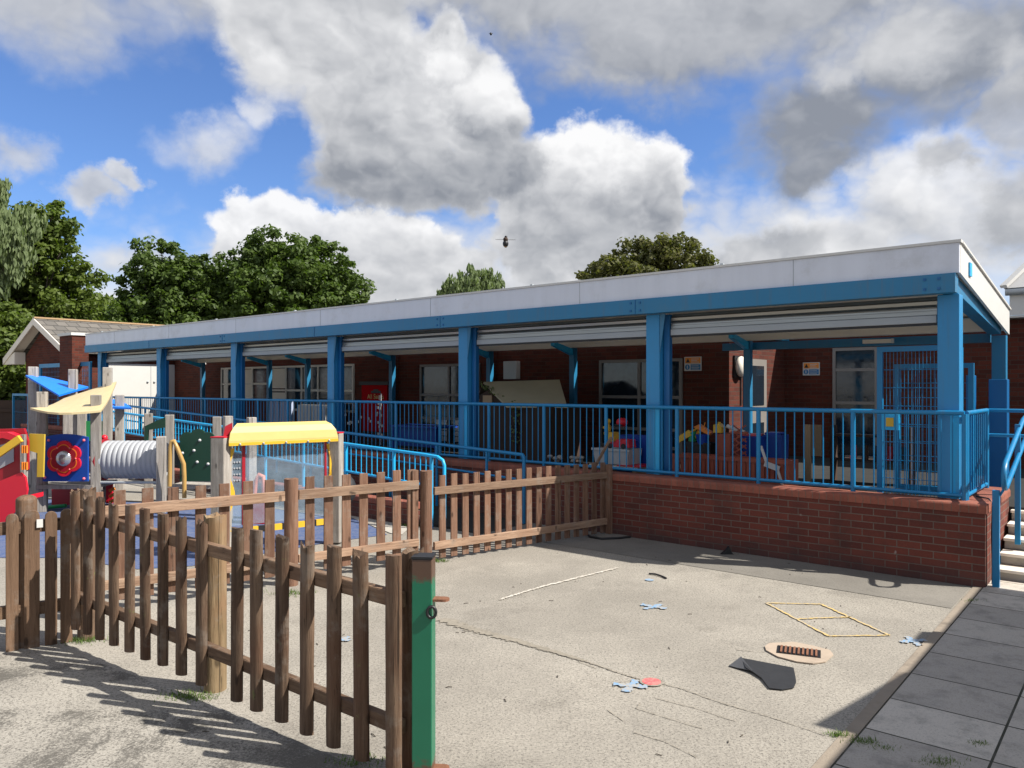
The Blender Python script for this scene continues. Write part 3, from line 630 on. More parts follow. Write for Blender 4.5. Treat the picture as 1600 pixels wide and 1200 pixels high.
for a, b in zip(nps[:-1], nps[1:]):
    for j in range(8 if a < -7 else 6):
        n_ = 8 if a < -7 else 6; s = a + (b - a) * (j + 1) / (n_ + 1); rn.part('baluster', MB().tube([(s, -1.19, ztn(s) - 0.42), (s, -1.19, ztn(s))], 0.008, 6, cap=False), M['guard'])
rf = Thing('ramp_handrail', 'darker blue double handrail fixed along the brick wall behind the ramp', 'handrail', B, (-5.65, -0.1, 0), 'railings of the access ramp')
rf.part('top_rail', MB().tube([(-19, -0.12, ztf(-19)), (-5.85, -0.12, ztf(-5.85)), (-5.67, -0.12, ztf(-5.67)), (-5.64, -0.12, 0.95), (-5.64, -0.12, 0.0)], 0.026, 12), M['blue'])
rf.part('lower_rail', MB().tube([(-19, -0.12, ztf(-19) - 0.36), (-5.64, -0.12, ztf(-5.64) - 0.36)], 0.018, 8), M['blue'])
for s in (-6.35, -7.4, -8.5, -9.6, -10.7, -11.8, -12.9, -14.0, -15.1, -16.2, -17.3):
    rf.part('post', MB().tube([(s, -0.12, max(0, 0.58 * (-5.6 - s) / 12.4)), (s, -0.12, ztf(s))], 0.022, 8), M['blue'])

# ------------------------------------------------------------ school building
YF = 3.9; YB = 6.5
t = Thing('school_building', 'single storey red brick school building in shade behind the veranda', 'building', B, (-10, YF, 0.6))
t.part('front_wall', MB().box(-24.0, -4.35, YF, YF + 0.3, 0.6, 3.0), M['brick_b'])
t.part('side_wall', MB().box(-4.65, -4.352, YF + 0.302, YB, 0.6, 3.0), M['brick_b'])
t.part('flat_roof', MB().box(-24.2, -4.25, YF - 0.06, YB + 6, 3.005, 3.12), M['cream'])
t.part('eaves_board', MB().box(-4.60, -4.22, YF - 0.10, YB - 0.1, 2.86, 3.0), M['guard'])
for xx in (-12.9, -9.75):
    t.part('pier', MB().box(xx - 0.12, xx + 0.12, YF - 0.12, YF - 0.002, 0.6, 2.99), M['brick_b'])
def window(t, x0, x1, z0, z1, y, cols, rows, panes='glass', d=0.05, axis='x', name='window', fm='frame'):
    fw = 0.055; P = (lambda a0, a1, b0, b1, c0, c1: MB().box(a0, a1, b0, b1, c0, c1)) if axis == 'x' else (lambda a0, a1, b0, b1, c0, c1: MB().box(-b1 + 2 * y, -b0 + 2 * y, a0, a1, c0, c1))
    f = MB()
    def addb(*a): q = P(*a); f.add(q.v, q.f)
    addb(x0, x1, y - d, y - 0.003, z0, z0 + fw); addb(x0, x1, y - d, y - 0.003, z1 - fw, z1)
    cw = (x1 - x0 - fw) / cols
    for i in range(cols + 1): addb(x0 + cw * i, x0 + cw * i + fw, y - d - 0.003, y - 0.004, z0 + fw, z1 - fw)
    rz = [z0] + [z0 + (z1 - z0) * r for r in rows]
    for r in rz[1:]: addb(x0 + fw, x1 - fw, y - d + 0.004, y - 0.004, r - fw / 2, r + fw / 2)
    o = t.part(name, f, M[fm])
    g = P(x0 + 0.02, x1 - 0.02, y - 0.022, y - 0.006, z0 + 0.02, z1 - 0.02)
    t.part('pane', g, M[panes], parent=o); return o
window(t, -20.9, -18.25, 1.55, 2.55, YF, 3, [0.5])
window(t, -18.2, -14.45, 1.30, 2.55, YF, 5, [0.45])
window(t, -12.0, -10.1, 0.62, 2.48, YF, 2, [0.33, 0.62], name='door', fm='greyframe')
window(t, -6.98, -5.22, 0.62, 2.47, YF, 2, [0.12, 0.30, 0.62], name='door', fm='greyframe')
sd = t.part('side_door', MB().box(-4.349, -4.30, 4.50, 5.45, 0.62, 2.46), M['greyframe'])
t.part('pane', MB().box(-4.298, -4.29, 4.66, 5.30, 1.62, 2.34), M['glass'], parent=sd)
t.part('pane', MB().box(-4.298, -4.29, 4.66, 5.30, 0.80, 1.30), M['glass'], parent=sd)
for (a_, b_, c_, d_) in ((-18.12, -17.48, 1.92, 2.48), (-18.12, -17.48, 1.36, 1.80), (-19.95, -19.20, 1.62, 2.48)): t.part('window_blind', MB().box(a_, b_, YF - 0.034, YF - 0.024, c_, d_), M['cream'])

t = Thing('school_hall', 'brick school hall with a grey hipped roof and white eaves at the far right', 'building', B, (1, YB, 0.6))
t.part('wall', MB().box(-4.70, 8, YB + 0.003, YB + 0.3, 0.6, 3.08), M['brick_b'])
t.part('eaves_fascia', MB().box(-4.34, 8, YB - 0.28, YB + 0.3, 3.085, 3.12), M['white'])
t.part('eaves_fascia', MB().box(-0.55, 8, YB - 0.30, YB - 0.26, 3.125, 3.47), M['white'])
t.part('gutter', MB().tube([(-0.6, YB - 0.36, 3.50), (8, YB - 0.36, 3.50)], 0.06, 8), M['shutter_bar'])
rz0 = 3.56
t.part('hip_roof', MB().add([(-0.62, YB - 0.4, rz0), (9, YB - 0.4, rz0), (9, YB + 10, rz0), (-0.62, YB + 10, rz0), (2.6, YB + 4.8, rz0 + 4.6), (9, YB + 4.8, rz0 + 4.6)],
       [(0, 1, 5, 4), (1, 2, 5), (2, 3, 4, 5), (3, 0, 4), (0, 3, 2, 1)]), pmat('grey_roof_sheet', (0.42, 0.42, 0.42), 0.7, var=0.08, vscale=0.8))
t.part('hip_capping', MB().bar((-0.62, YB - 0.4, rz0 + 0.03), (2.6, YB + 4.8, rz0 + 4.63), 0.12, 0.05), M['white'])
window(t, -3.42, -2.62, 0.62, 2.69, YB, 1, [0.50, 0.80], name='door', fm='greyframe')
t.part('rear_beam_box', MB().box(-4.3, -0.45, 3.52, 3.62, 2.56, 2.68), M['beam'])

# unseen roof for a building read from its shadow; opened below to brighten the shade
t = Thing('unseen_shade_roof', 'unseen open sided roof added out of view to the right whose shadow falls on the paving', 'shading roof', B, (2.6, -6, 0))
for yy in (-12, -8.6, -5.2, -1.8, 0.9):
    for xx in (2.9, 6.9): t.part('post', MB().box(xx, xx + 0.14, yy, yy + 0.14, 0, 2.858), M['cream'])
t.part('roof', MB().add([(2.45, -13.3, 2.9), (7.3, -13.3, 2.9), (7.3, 1.2, 2.9), (2.45, 1.2, 2.9), (4.9, -11, 3.9), (4.9, -1.0, 3.9), (2.45, -13.3, 2.86), (7.3, -13.3, 2.86), (7.3, 1.2, 2.86), (2.45, 1.2, 2.86)],
       [(0, 4, 5, 3), (1, 2, 5, 4), (0, 1, 4), (3, 5, 2), (0, 3, 9, 6), (3, 2, 8, 9), (2, 1, 7, 8), (1, 0, 6, 7), (6, 9, 8, 7)]), M['rooftile'])
t.part('shadow_bump', MB().prism([(-2.95, 2.89), (-2.86, 3.16), (-1.75, 2.93), (-1.75, 2.89)], 2.46, 2.52, 'x'), M['shutter_bar'])  # raised pieces shaped to put bumps in the shadow edge
t.part('shadow_bump', MB().box(2.46, 2.52, -0.95, -0.62, 2.89, 3.06), M['shutter_bar'])

# gabled wing, far left
t = Thing('gabled_wing', 'red brick gabled wing with tiled roof and white bargeboards at the far left', 'building', B, (-26, 0.6, 0))
gx0, gx1, gy = -27.9, -24.0, 0.75
t.part('gable_wall', MB().prism([(gx0, 0), (gx1, 0), (gx1, 3.12), (-26.1, 4.0), (gx0, 3.0)], gy, gy + 0.25), M['brick_b'])
t.part('side_wall', MB().box(gx1 - 0.25, gx1 - 0.002, gy + 0.252, 9, 0, 3.10), M['brick_b'])
rr = t.part('roof', MB().prism([(-28.9, 2.92), (-26.15, 4.16), (-23.65, 3.05), (-23.65, 2.97), (-26.15, 4.08), (-28.9, 2.84)], 0.42, 9.3), M['rooftile'])
t.part('ridge_tile', MB().bar((-26.15, 0.40, 4.17), (-26.15, 9.3, 4.17), 0.16, 0.05), M['cardboard'], parent=rr)
t.part('bargeboard', MB().prism([(-28.95, 2.72), (-28.95, 2.93), (-26.15, 4.15), (-26.15, 3.94)], 0.385, 0.418), M['cream'])
t.part('bargeboard', MB().prism([(-26.15, 3.94), (-26.15, 4.15), (-23.6, 3.06), (-23.6, 2.86)], 0.385, 0.418), M['cream'])
t.part('soffit', MB().prism([(-28.9, 2.80), (-26.15, 4.03), (-26.15, 4.06), (-28.9, 2.83)], 0.43, 0.748), M['cream'])
t.part('soffit_box', MB().prism([(-28.95, 2.72), (-27.92, 2.72), (-27.92, 3.12), (-28.5, 2.95)], 0.42, 0.74), M['cream'])
pr = t.part('brick_pier', MB().box(-23.60, -22.68, 0.25, 0.70, 0, 3.45), M['brick_b'])
t.part('pier_cap', MB().box(-23.64, -22.64, 0.21, 0.74, 3.452, 3.53), M['white'], parent=pr)
dd = t.part('double_doors', MB().box(-24.0, -23.94, 1.78, 3.95, 0.6, 2.70), M['white'])
t.part('door_gap', MB().box(-23.938, -23.935, 3.10, 3.115, 0.62, 2.68), M['shutter_bar'], parent=dd)
hm = MB()
for yy in (3.0, 3.22): hm.sphere((-23.93, yy, 2.12), 0.035)
t.part('door_knobs', hm, M['shutter_bar'], parent=dd)

# ------------------------------------------------------------ things on the building
def text_mb(body, size, depth=0.002):
    cu = bpy.data.curves.new('t', 'FONT'); cu.body = body; cu.size = size; cu.extrude = depth; cu.align_x = 'CENTER'; cu.resolution_u = 3
    ob = bpy.data.objects.new('t', cu); C.objects.link(ob); dg = bpy.context.evaluated_depsgraph_get(); me = bpy.data.meshes.new_from_object(ob.evaluated_get(dg))
    v = [tuple(p.co) for p in me.vertices]; f = [tuple(p.vertices) for p in me.polygons]; bpy.data.objects.remove(ob); bpy.data.curves.remove(cu); bpy.data.meshes.remove(me)
    return v, f
def put_text(body, size, x, y, z):
    v, f = text_mb(body, size); mb = MB(); mb.add([(x + p[0], y - p[2], z + p[1]) for p in v], f); return mb
ps = Thing('school_poster', 'red poster board reading All Saints on the shaded brick wall', 'poster', B, (-13.6, YF - 0.05, 0.9))
ps.part('board', MB().box(-14.12, -13.15, YF - 0.05, YF - 0.01, 0.85, 2.0), M['posterred'])
ps.part('header_rail', MB().box(-14.2, -13.1, YF - 0.07, YF - 0.01, 2.005, 2.09), M['black'])
ps.part('lettering', put_text('All Saints', 0.17, -13.58, YF - 0.053, 1.66), M['gold'])
ps.part('logo', MB().box(-13.75, -13.38, YF - 0.055, YF - 0.051, 1.80, 1.86).box(-13.66, -13.47, YF - 0.055, YF - 0.051, 1.862, 1.90), M['black'])
def notice(x, y, z, w, h, label):
    s = Thing('warning_sign', label, 'sign', B, (x, y, z), 'warning notices on the brickwork')
    s.part('plate', MB().box(x, x + w, y - 0.012, y - 0.002, z, z + h), M['white'])
    s.part('orange_band', MB().box(x + w * 0.05, x + w * 0.95, y - 0.0145, y - 0.0122, z + h * 0.54, z + h * 0.95), M['signorange'])
    s.part('blue_band', MB().box(x + w * 0.38, x + w * 0.95, y - 0.0145, y - 0.0122, z + h * 0.07, z + h * 0.46), M['signblue'])
    d = MB(); n = 20; cx, cz, r = x + w * 0.19, z + h * 0.27, h * 0.19
    d.add([(cx + r * math.cos(2 * math.pi * k / n), y - 0.0145, cz + r * math.sin(2 * math.pi * k / n)) for k in range(n)], [tuple(range(n))]); s.part('mandatory_symbol', d, M['signblue'])
    s.part('symbol_figure', MB().box(cx - 0.008, cx + 0.008, y - 0.018, y - 0.0155, cz - r * .6, cz + r * .6), M['white'])
    s.part('warning_triangle', MB().add([(x + w * 0.1, y - 0.0165, z + h * 0.6), (x + w * 0.34, y - 0.0165, z + h * 0.6), (x + w * 0.22, y - 0.0165, z + h * 0.9)], [(0, 1, 2)]), M['black'])
    tx = MB()
    for q in range(3):
        tx.box(x + w * 0.42, x + w * (0.86 - 0.1 * (q % 2)), y - 0.0175, y - 0.015, z + h * (0.60 + 0.11 * q), z + h * (0.64 + 0.11 * q))
        tx.box(x + w * 0.43, x + w * (0.84 + 0.05 * (q % 2)), y - 0.0175, y - 0.015, z + h * (0.12 + 0.11 * q), z + h * (0.15 + 0.11 * q))
    s.part('small_print', tx, M['white'])
notice(-5.19, YF, 2.24, 0.33, 0.25, 'orange and blue warning notice beside the double doors, left of the round lamp')
notice(-3.99, YB, 2.18, 0.32, 0.25, 'orange and blue warning notice on the darkest wall, left of the single grey door')
s = Thing('wall_lamp', 'round cream bulkhead lamp on the sunlit brick corner', 'lamp', B, (-4.35, 4.2, 2.3))
s.part('back_plate', MB().box(-4.349, -4.31, 4.05, 4.42, 2.12, 2.5), M['black'])
s.part('diffuser', MB().sphere((-4.27, 4.22, 2.31), 0.09, 0.17, 0.18), M['cream'])
s.part('cable', MB().tube([(-4.335, 4.36, 2.12), (-4.335, 4.36, 1.62)], 0.012, 6), M['black'])
solo('alarm_box', 'white square alarm box on the dark wall above the playhouse', 'alarm box', MB().box(-9.34, -8.98, YF - 0.14, YF - 0.001, 2.12, 2.5), M['white'], B, (-9.1, YF, 2.1), bevel=0.012)
s = Thing('batten_light', 'cream fluorescent batten light under the eaves above the single grey door', 'light fitting', B, (-1.9, 3.1, 2.6))
s.part('housing', MB().box(-2.0, -1.62, 3.22, 3.32, 2.585, 2.64), M['cream'])
s.part('end_cap', MB().box(-1.618, -1.60, 3.22, 3.32, 2.58, 2.645), M['white'])

# ------------------------------------------------------------ mesh gates (blue cage panels)
def cage(name, label, fr, x0, x1, y, z0, z1, nv, nh, base, axis='x', fw=0.06, group='tall blue mesh gates'):
    s = Thing(name, label, 'gate', fr, base, group)
    P = (lambda a0, a1, c0, c1, d=0.025: MB().box(a0, a1, y - d, y + d, c0, c1)) if axis == 'x' else (lambda a0, a1, c0, c1, d=0.025: MB().box(y - d, y + d, a0, a1, c0, c1))
    Q = (lambda a, z: (a, y, z)) if axis == 'x' else (lambda a, z: (y, a, z))
    f = MB()
    for q in (P(x0, x0 + fw, z0, z1), P(x1 - fw, x1, z0, z1)): f.add(q.v, q.f)
    for q in (P(x0 + fw, x1 - fw, z0, z0 + fw), P(x0 + fw, x1 - fw, z1 - fw, z1)): f.add(q.v, q.f)
    s.part('frame', f, M['blue'])
    for i in range(nv): a = x0 + fw + (x1 - x0 - 2 * fw) * (i + 1) / (nv + 1); s.part('vertical_wire', MB().tube([Q(a, z0 + fw), Q(a, z1 - fw)], 0.0032, 5, cap=False), M['blue'])
    for i in range(nh): z = z0 + fw + (z1 - z0 - 2 * fw) * (i + 1) / (nh + 1); s.part('horizontal_wire', MB().tube([Q(x0 + fw, z), Q(x1 - fw, z)], 0.0045, 5, cap=False), M['blue'])
    return s
c1 = cage('mesh_gate', 'tall blue mesh gate with yellow lock box left of the corner post', B, -1.23, -0.50, 1.0, 0.63, 2.42, 15, 7, (-0.9, 1.0, 0.63))
lb = c1.part('lock_box', MB().box(-1.16, -0.98, 0.90, 0.97, 1.46, 1.64), M['guard'])
c1.part('lock', MB().box(-1.11, -1.03, 0.885, 0.899, 1.50, 1.60), M['yellow'], parent=lb)
cage('mesh_gate', 'blue mesh gate leaf folded back behind the corner post', B, 1.05, 1.75, -0.50, 0.63, 2.42, 12, 5, (-0.5, 1.4, 0.63), axis='y')
cage('mesh_gate', 'inner blue mesh gate seen through the lock box gate', B, -1.35, -0.45, 2.3, 0.63, 2.25, 14, 7, (-0.9, 2.3, 0.63))
solo('gate_post', 'short square blue gate post standing in front of the rear corner column', 'post', MB().box(-0.36, -0.16, 2.75, 2.95, 0.6, 2.05), M['guide'], B, (-0.26, 2.85, 0.6), bevel=0.008)
solo('gate_post', 'slim blue gate post between the folded gate and the rear column', 'post', MB().box(-0.58, -0.48, 2.55, 2.65, 0.6, 2.10), M['guide'], B, (-0.5, 2.6, 0.6), bevel=0.006)
cage('mesh_gate', 'tall blue mesh gate at the far left end of the veranda', B, -25.9, -22.0, 0.5, 0.6, 2.68, 30, 12, (-24, 0.5, 0.6), fw=0.12)
cage('side_gate', 'small blue barred gate in front of the trees at the far left', B, -26.7, -25.3, 0.0, 0.58, 1.75, 11, 1, (-26, 0, 0.58), fw=0.07)

# ------------------------------------------------------------ clutter on the deck
def cbox(x0, x1, y0, y1, z0, z1, top=1.1):               # box tapering to its base
    cx, cy = (x0 + x1) / 2, (y0 + y1) / 2; hx, hy = (x1 - x0) / 2, (y1 - y0) / 2; b = 1 / top
    v = [(cx + i * hx * b, cy + j * hy * b, z0) for j in (-1, 1) for i in (-1, 1)] + [(cx + i * hx, cy + j * hy, z1) for j in (-1, 1) for i in (-1, 1)]
    v += [(cx + i * hx * .93, cy + j * hy * .93, z1) for j in (-1, 1) for i in (-1, 1)] + [(cx + i * hx * b * .93, cy + j * hy * b * .93, z0 + .02) for j in (-1, 1) for i in (-1, 1)]
    m = MB(); m.add(v, [(0, 2, 3, 1), (0, 1, 5, 4), (1, 3, 7, 5), (3, 2, 6, 7), (2, 0, 4, 6), (4, 5, 9, 8), (5, 7, 11, 9), (7, 6, 10, 11), (6, 4, 8, 10), (8, 9, 13, 12), (9, 11, 15, 13), (11, 10, 14, 15), (10, 8, 12, 14), (12, 13, 15, 14)])
    return m
s = Thing('toy_bench', 'cream bench with a red end standing against the second blue column', 'bench', B, (-4.9, 1.3, 0.6))
s.part('seat', MB().box(-5.35, -4.5, 1.1, 1.5, 0.74, 0.785), M['cream']); s.part('end_seat', MB().box(-4.85, -4.45, 1.08, 1.52, 0.787, 0.80), M['red'])
for xx in (-5.28, -4.62): s.part('leg', MB().box(xx, xx + 0.08, 1.15, 1.45, 0.6, 0.738), M['cardboard'])
s = Thing('storage_bin', 'pale grey plastic bin on the cream bench', 'bin', B, (-4.95, 1.3, 0.8))
s.part('tub', cbox(-5.28, -4.66, 1.1, 1.5, 0.802, 1.03), M['greybin']); s.part('rim', MB().box(-5.30, -4.64, 1.085, 1.098, 1.0, 1.035), M['greybin'])
def toy(name, label, parts, base, cat='toy'):
    s = Thing(name, label, cat, B, base, 'toys piled on the veranda')
    for n_, m_, mat in parts: s.part(n_, m_, M[mat], bevel=0.004)
toy('toy_truck', 'red and yellow plastic toy truck on top of the pale grey bin', [('body', MB().prism([(-5.12, 1.05), (-4.70, 1.05), (-4.72, 1.17), (-4.92, 1.17), (-4.97, 1.12), (-5.10, 1.12)], 1.2, 1.4), 'red'),
    ('cab', MB().prism([(-5.10, 1.13), (-4.98, 1.13), (-5.0, 1.27), (-5.08, 1.27)], 1.22, 1.38), 'yellow'), ('wheel', MB().tube([(-5.03, 1.18, 1.07), (-5.03, 1.2, 1.07)], 0.04), 'black'), ('wheel', MB().tube([(-4.8, 1.18, 1.07), (-4.8, 1.2, 1.07)], 0.04), 'black')], (-4.9, 1.3, 1.05))
toy('toy_figure', 'yellow toy figure perched at the left of the grey bin', [('body', MB().sphere((-5.14, 1.3, 1.32), 0.05, 0.05, 0.08), 'yellow'), ('head', MB().sphere((-5.13, 1.3, 1.43), 0.04), 'yellow'), ('arm', MB().tube([(-5.14, 1.3, 1.35), (-5.21, 1.28, 1.33)], 0.02), 'yellow'), ('foot', MB().sphere((-5.15, 1.26, 1.25), 0.035), 'yellow')], (-5.14, 1.3, 1.2))
toy('toy_helmet', 'round dark red toy helmet above the grey bin', [('shell', MB().sphere((-4.92, 1.35, 1.42), 0.09, 0.09, 0.07), 'red'), ('visor', MB().box(-4.99, -4.86, 1.24, 1.27, 1.37, 1.39), 'black')], (-4.92, 1.35, 1.35))
toy('toy_crate', 'dark blue toy crate behind the grey bin beside the column', [('crate', cbox(-5.2, -4.55, 1.6, 1.95, 0.6, 1.2), 'toyblue'), ('handle', MB().tube([(-5.0, 1.59, 1.1), (-4.95, 1.57, 1.14), (-4.8, 1.57, 1.14), (-4.75, 1.59, 1.1)], 0.01), 'toyblue')], (-4.9, 1.8, 0.6))
toy('toy_crate', 'blue shallow crate lying against the double doors', [('crate', cbox(-5.45, -4.95, 1.7, 2.0, 1.0, 1.12), 'brightblue'), ('lid', MB().box(-5.46, -4.94, 1.69, 2.01, 1.122, 1.14), 'toyblue')], (-5.2, 1.8, 1.0))
# long slatted planter trough
s = Thing('planter_trough', 'long red brown slatted planter trough behind the railing', 'planter', B, (-3.1, 1.1, 0.6))
for k in range(26):
    xx = -3.88 + k * 0.063; s.part('slat', MB().box(xx, xx + 0.045, 0.98, 1.0, 0.66, 1.01 + 0.01 * (k % 3)), M['terracotta'])
s.part('top_rail', MB().box(-3.9, -2.26, 0.96, 0.978, 0.98, 1.03), M['terracotta']); s.part('bottom_rail', MB().box(-3.9, -2.26, 0.96, 0.978, 0.68, 0.73), M['terracotta'])
s.part('back_board', MB().box(-3.9, -2.26, 1.30, 1.32, 0.66, 1.02), M['terracotta']); s.part('end_board', MB().box(-2.28, -2.26, 1.002, 1.298, 0.66, 1.02), M['terracotta'])
s = Thing('lattice_planter', 'dark brown corner planter with diagonal lattice side beside the blue inner post', 'planter', B, (-3.2, 1.5, 0.6))
s.part('box', MB().box(-3.46, -3.24, 1.45, 1.8, 0.6, 1.30), M['terracotta'])
lt = MB()
for k in range(7):
    z = 0.75 + k * 0.09; lt.bar((-3.22, 1.46, z), (-3.02, 1.46, z + 0.14), 0.012, 0.018); lt.bar((-3.22, 1.475, z + 0.14), (-3.02, 1.475, z), 0.012, 0.018)
s.part('lattice', lt, M['terracotta']); s.part('frame', MB().box(-3.235, -3.0, 1.44, 1.49, 1.31, 1.34), M['terracotta'])
toy('flower_tub', 'black tub planter among the toys behind the trough', [('tub', cbox(-3.9, -3.54, 1.45, 1.75, 0.7, 1.16), 'black'), ('rim', MB().box(-3.91, -3.53, 1.44, 1.449, 1.12, 1.165), 'black')], (-3.7, 1.6, 0.7), 'tub')
toy('toy_spade', 'yellow toy spade leaning out over the black tub', [('blade', MB().obox((-3.98, 1.5, 1.23), (1, 0, 0.6), (0, 1, 0), (-0.6, 0, 1), 0.13, 0.012, 0.045), 'yellow'), ('handle', MB().tube([(-3.87, 1.5, 1.30), (-3.74, 1.5, 1.37)], 0.014), 'yellow')], (-3.9, 1.5, 1.17))
toy('toy_watering_can', 'green and yellow toy watering can on the black tub', [('can', MB().tube([(-3.86, 1.55, 1.17), (-3.86, 1.55, 1.32)], 0.06), 'toygreen'), ('spout', MB().tube([(-3.81, 1.55, 1.22), (-3.72, 1.5, 1.33)], 0.018), 'yellow')], (-3.86, 1.55, 1.17))
toy('toy_bucket', 'blue toy bucket in the black tub', [('bucket', MB().tube([(-3.68, 1.5, 1.14), (-3.68, 1.5, 1.28)], [0.07, 0.10]), 'toyblue'), ('handle', MB().tube([(-3.77, 1.5, 1.28), (-3.74, 1.5, 1.36), (-3.62, 1.5, 1.36), (-3.59, 1.5, 1.28)], 0.008), 'orange')], (-3.68, 1.5, 1.14))
toy('toy_boat', 'orange toy boat tilted on the blue bucket', [('hull', MB().prism([(-3.80, 1.38), (-3.56, 1.27), (-3.53, 1.31), (-3.72, 1.42)], 1.45, 1.55), 'orange'), ('mast', MB().tube([(-3.66, 1.5, 1.37), (-3.64, 1.5, 1.45)], 0.008), 'orange')], (-3.66, 1.5, 1.30))
toy('toy_block', 'yellow moulded toy block beside the lattice planter', [('block', MB().prism([(-3.50, 1.31), (-3.38, 1.31), (-3.37, 1.39), (-3.43, 1.44), (-3.50, 1.42)], 1.46, 1.6), 'yellow'), ('studs', MB().tube([(-3.44, 1.53, 1.42), (-3.44, 1.53, 1.46)], 0.02), 'yellow')], (-3.44, 1.5, 1.31))
toy('white_roll', 'white paper roll resting on top of the lattice planter', [('roll', MB().tube([(-3.31, 1.5, 1.41), (-3.06, 1.5, 1.33)], 0.028), 'white'), ('core', MB().tube([(-3.06, 1.5, 1.33), (-3.05, 1.5, 1.327)], 0.012), 'cardboard')], (-3.2, 1.5, 1.35), 'roll')
for (x, y, z, w_, h_, lb, m_) in ((-3.10, 1.95, 0.6, 0.27, 0.66, 'blue plastic bin right of the inner post, with pink lid', 'toyblue'), (-2.86, 2.15, 0.6, 0.24, 0.68, 'blue plastic bin standing nearest the sunlit side door', 'bluepanel')):
    s = Thing('plastic_bin', lb, 'bin', B, (x, y, z), 'blue bins by the inner post'); s.part('tub', cbox(x - w_ / 2, x + w_ / 2, y - 0.15, y + 0.15, z, z + h_), M[m_])
    s.part('rim', MB().box(x - w_ / 2 - 0.01, x + w_ / 2 + 0.01, y - 0.17, y - 0.155, z + h_ - 0.04, z + h_), M[m_]); s.part('lid', MB().box(x - w_ / 2, x + w_ / 2 - 0.05, y - 0.14, y + 0.14, z + h_ + 0.003, z + h_ + 0.03), M['pink' if m_ == 'toyblue' else 'toyblue'])
s = Thing('folding_stand', 'white folded stand leaning beside the red trough', 'stand', B, (-2.3, 1.1, 0.6))
s.part('panel', MB().bar((-2.55, 0.93, 0.98), (-2.36, 0.93, 0.92), 0.02, 0.07), M['white']); s.part('leg', MB().bar((-2.38, 0.93, 0.90), (-2.29, 0.93, 0.62), 0.02, 0.03), M['white']); s.part('leg', MB().bar((-2.60, 0.93, 1.2), (-2.52, 0.93, 0.98), 0.02, 0.03), M['white'])
s = Thing('timber_board', 'pale timber board propped upright in the dark bay', 'board', B, (-2.45, 2.4, 0.6))
s.part('board', MB().box(-2.57, -2.47, 2.4, 2.44, 0.6, 1.42), M['cardboard']); s.part('panel', MB().box(-2.465, -2.33, 2.42, 2.45, 0.98, 1.42), pmat('hardboard', (0.26, 0.18, 0.10), 0.7))
# hanging coats and boots as a low rack in the dark bay
s = Thing('boot_rack', 'dark rack of boots and bags in the deep shade near the lock box gate', 'rack', B, (-1.8, 2.8, 0.6))
s.part('shelf', MB().box(-2.3, -1.3, 2.8, 3.05, 0.9, 0.93).box(-2.3, -1.3, 2.8, 3.05, 1.25, 1.28).box(-2.33, -2.302, 2.8, 3.05, 0.6, 1.4).box(-1.298, -1.27, 2.8, 3.05, 0.6, 1.4), M['dark'])
for k in range(6):
    xx = -2.18 + 0.16 * k; s.part('boot', MB().tube([(xx, 2.86, 0.95), (xx, 2.87, 1.13)], [0.04, 0.035]).box(xx - 0.035, xx + 0.035, 2.79, 2.87, 0.935, 0.985), M[['black', 'pink', 'dark', 'black', 'darkred', 'black'][k]])
# playhouse
s = Thing('playhouse', 'dark timber playhouse with a pale pitched roof and trailing ivy on the veranda', 'playhouse', B, (-7.6, 2.2, 0.6))
s.part('walls', MB().prism([(-8.33, 0.6), (-7.45, 0.6), (-7.45, 1.72), (-8.05, 1.93), (-8.33, 1.8)], 1.9, 2.9), M['dark'])
s.part('side_wall', MB().box(-7.448, -6.75, 1.95, 2.9, 0.6, 1.62), M['dark'])
s.part('roof', MB().sheet([[(-8.28, 1.95, 2.05), (-7.50, 1.70, 1.62)], [(-7.12, 2.75, 2.09), (-6.55, 2.2, 1.62)]], 0.03), M['playroof'])
s.part('roof', MB().sheet([[(-8.28, 1.96, 2.045), (-8.75, 2.3, 1.75)], [(-7.14, 2.77, 2.085), (-7.6, 3.1, 1.75)]], 0.03), M['dark'])
s.part('window_shutter', MB().box(-8.22, -8.0, 1.87, 1.898, 1.66, 1.80), M['cardboard'])
iv = MB()
for k in range(120):
    tt = random.random(); x = -8.4 + 0.95 * tt; z = 2.06 - 0.45 * tt + random.gauss(0, 0.04)
    if k > 70: x = -7.42 + random.gauss(0, 0.05); z = random.uniform(0.9, 1.7)
    a = Vector((x, 1.85 + random.gauss(0, 0.03), z)); u = Vector((random.gauss(0, 1), random.gauss(0, 1), random.gauss(0, 1))).normalized() * 0.028; v_ = u.cross(Vector((random.gauss(0, 1), 1, 0.3))).normalized() * 0.028
    iv.add([a - u, a + v_, a + u, a - v_], [(0, 1, 2, 3)])
s.part('ivy', iv, M['leaf_willow'])
s = Thing('white_cupboard', 'long white low cupboard under the row of windows', 'cupboard', B, (-15, 3, 0.6))
s.part('carcass', MB().box(-15.65, -14.40, 3.0, 3.4, 0.62, 1.50), M['white'])
s.part('door', MB().box(-15.62, -15.04, 2.975, 2.998, 0.68, 1.44), M['white']); s.part('door', MB().box(-15.01, -14.43, 2.975, 2.998, 0.68, 1.44), M['white'])
s = Thing('apron_rack', 'pale blue aprons hanging beside the white cupboard', 'rack', B, (-16.4, 3.1, 0.6))
s.part('rail', MB().tube([(-17.1, 3.1, 1.62), (-15.9, 3.1, 1.62)], 0.015), M['shutter_bar'])
for xx in (-17.05, -15.95): s.part('leg', MB().tube([(xx, 3.1, 0.6), (xx, 3.1, 1.62)], 0.015), M['shutter_bar'])
for k, xx in enumerate((-16.9, -16.65, -16.4, -16.15)): s.part('apron', cbox(xx - 0.1, xx + 0.1, 3.05, 3.15, 0.95, 1.6, 0.85), pmat('pale_cloth', (0.40, 0.46, 0.62), 0.8))
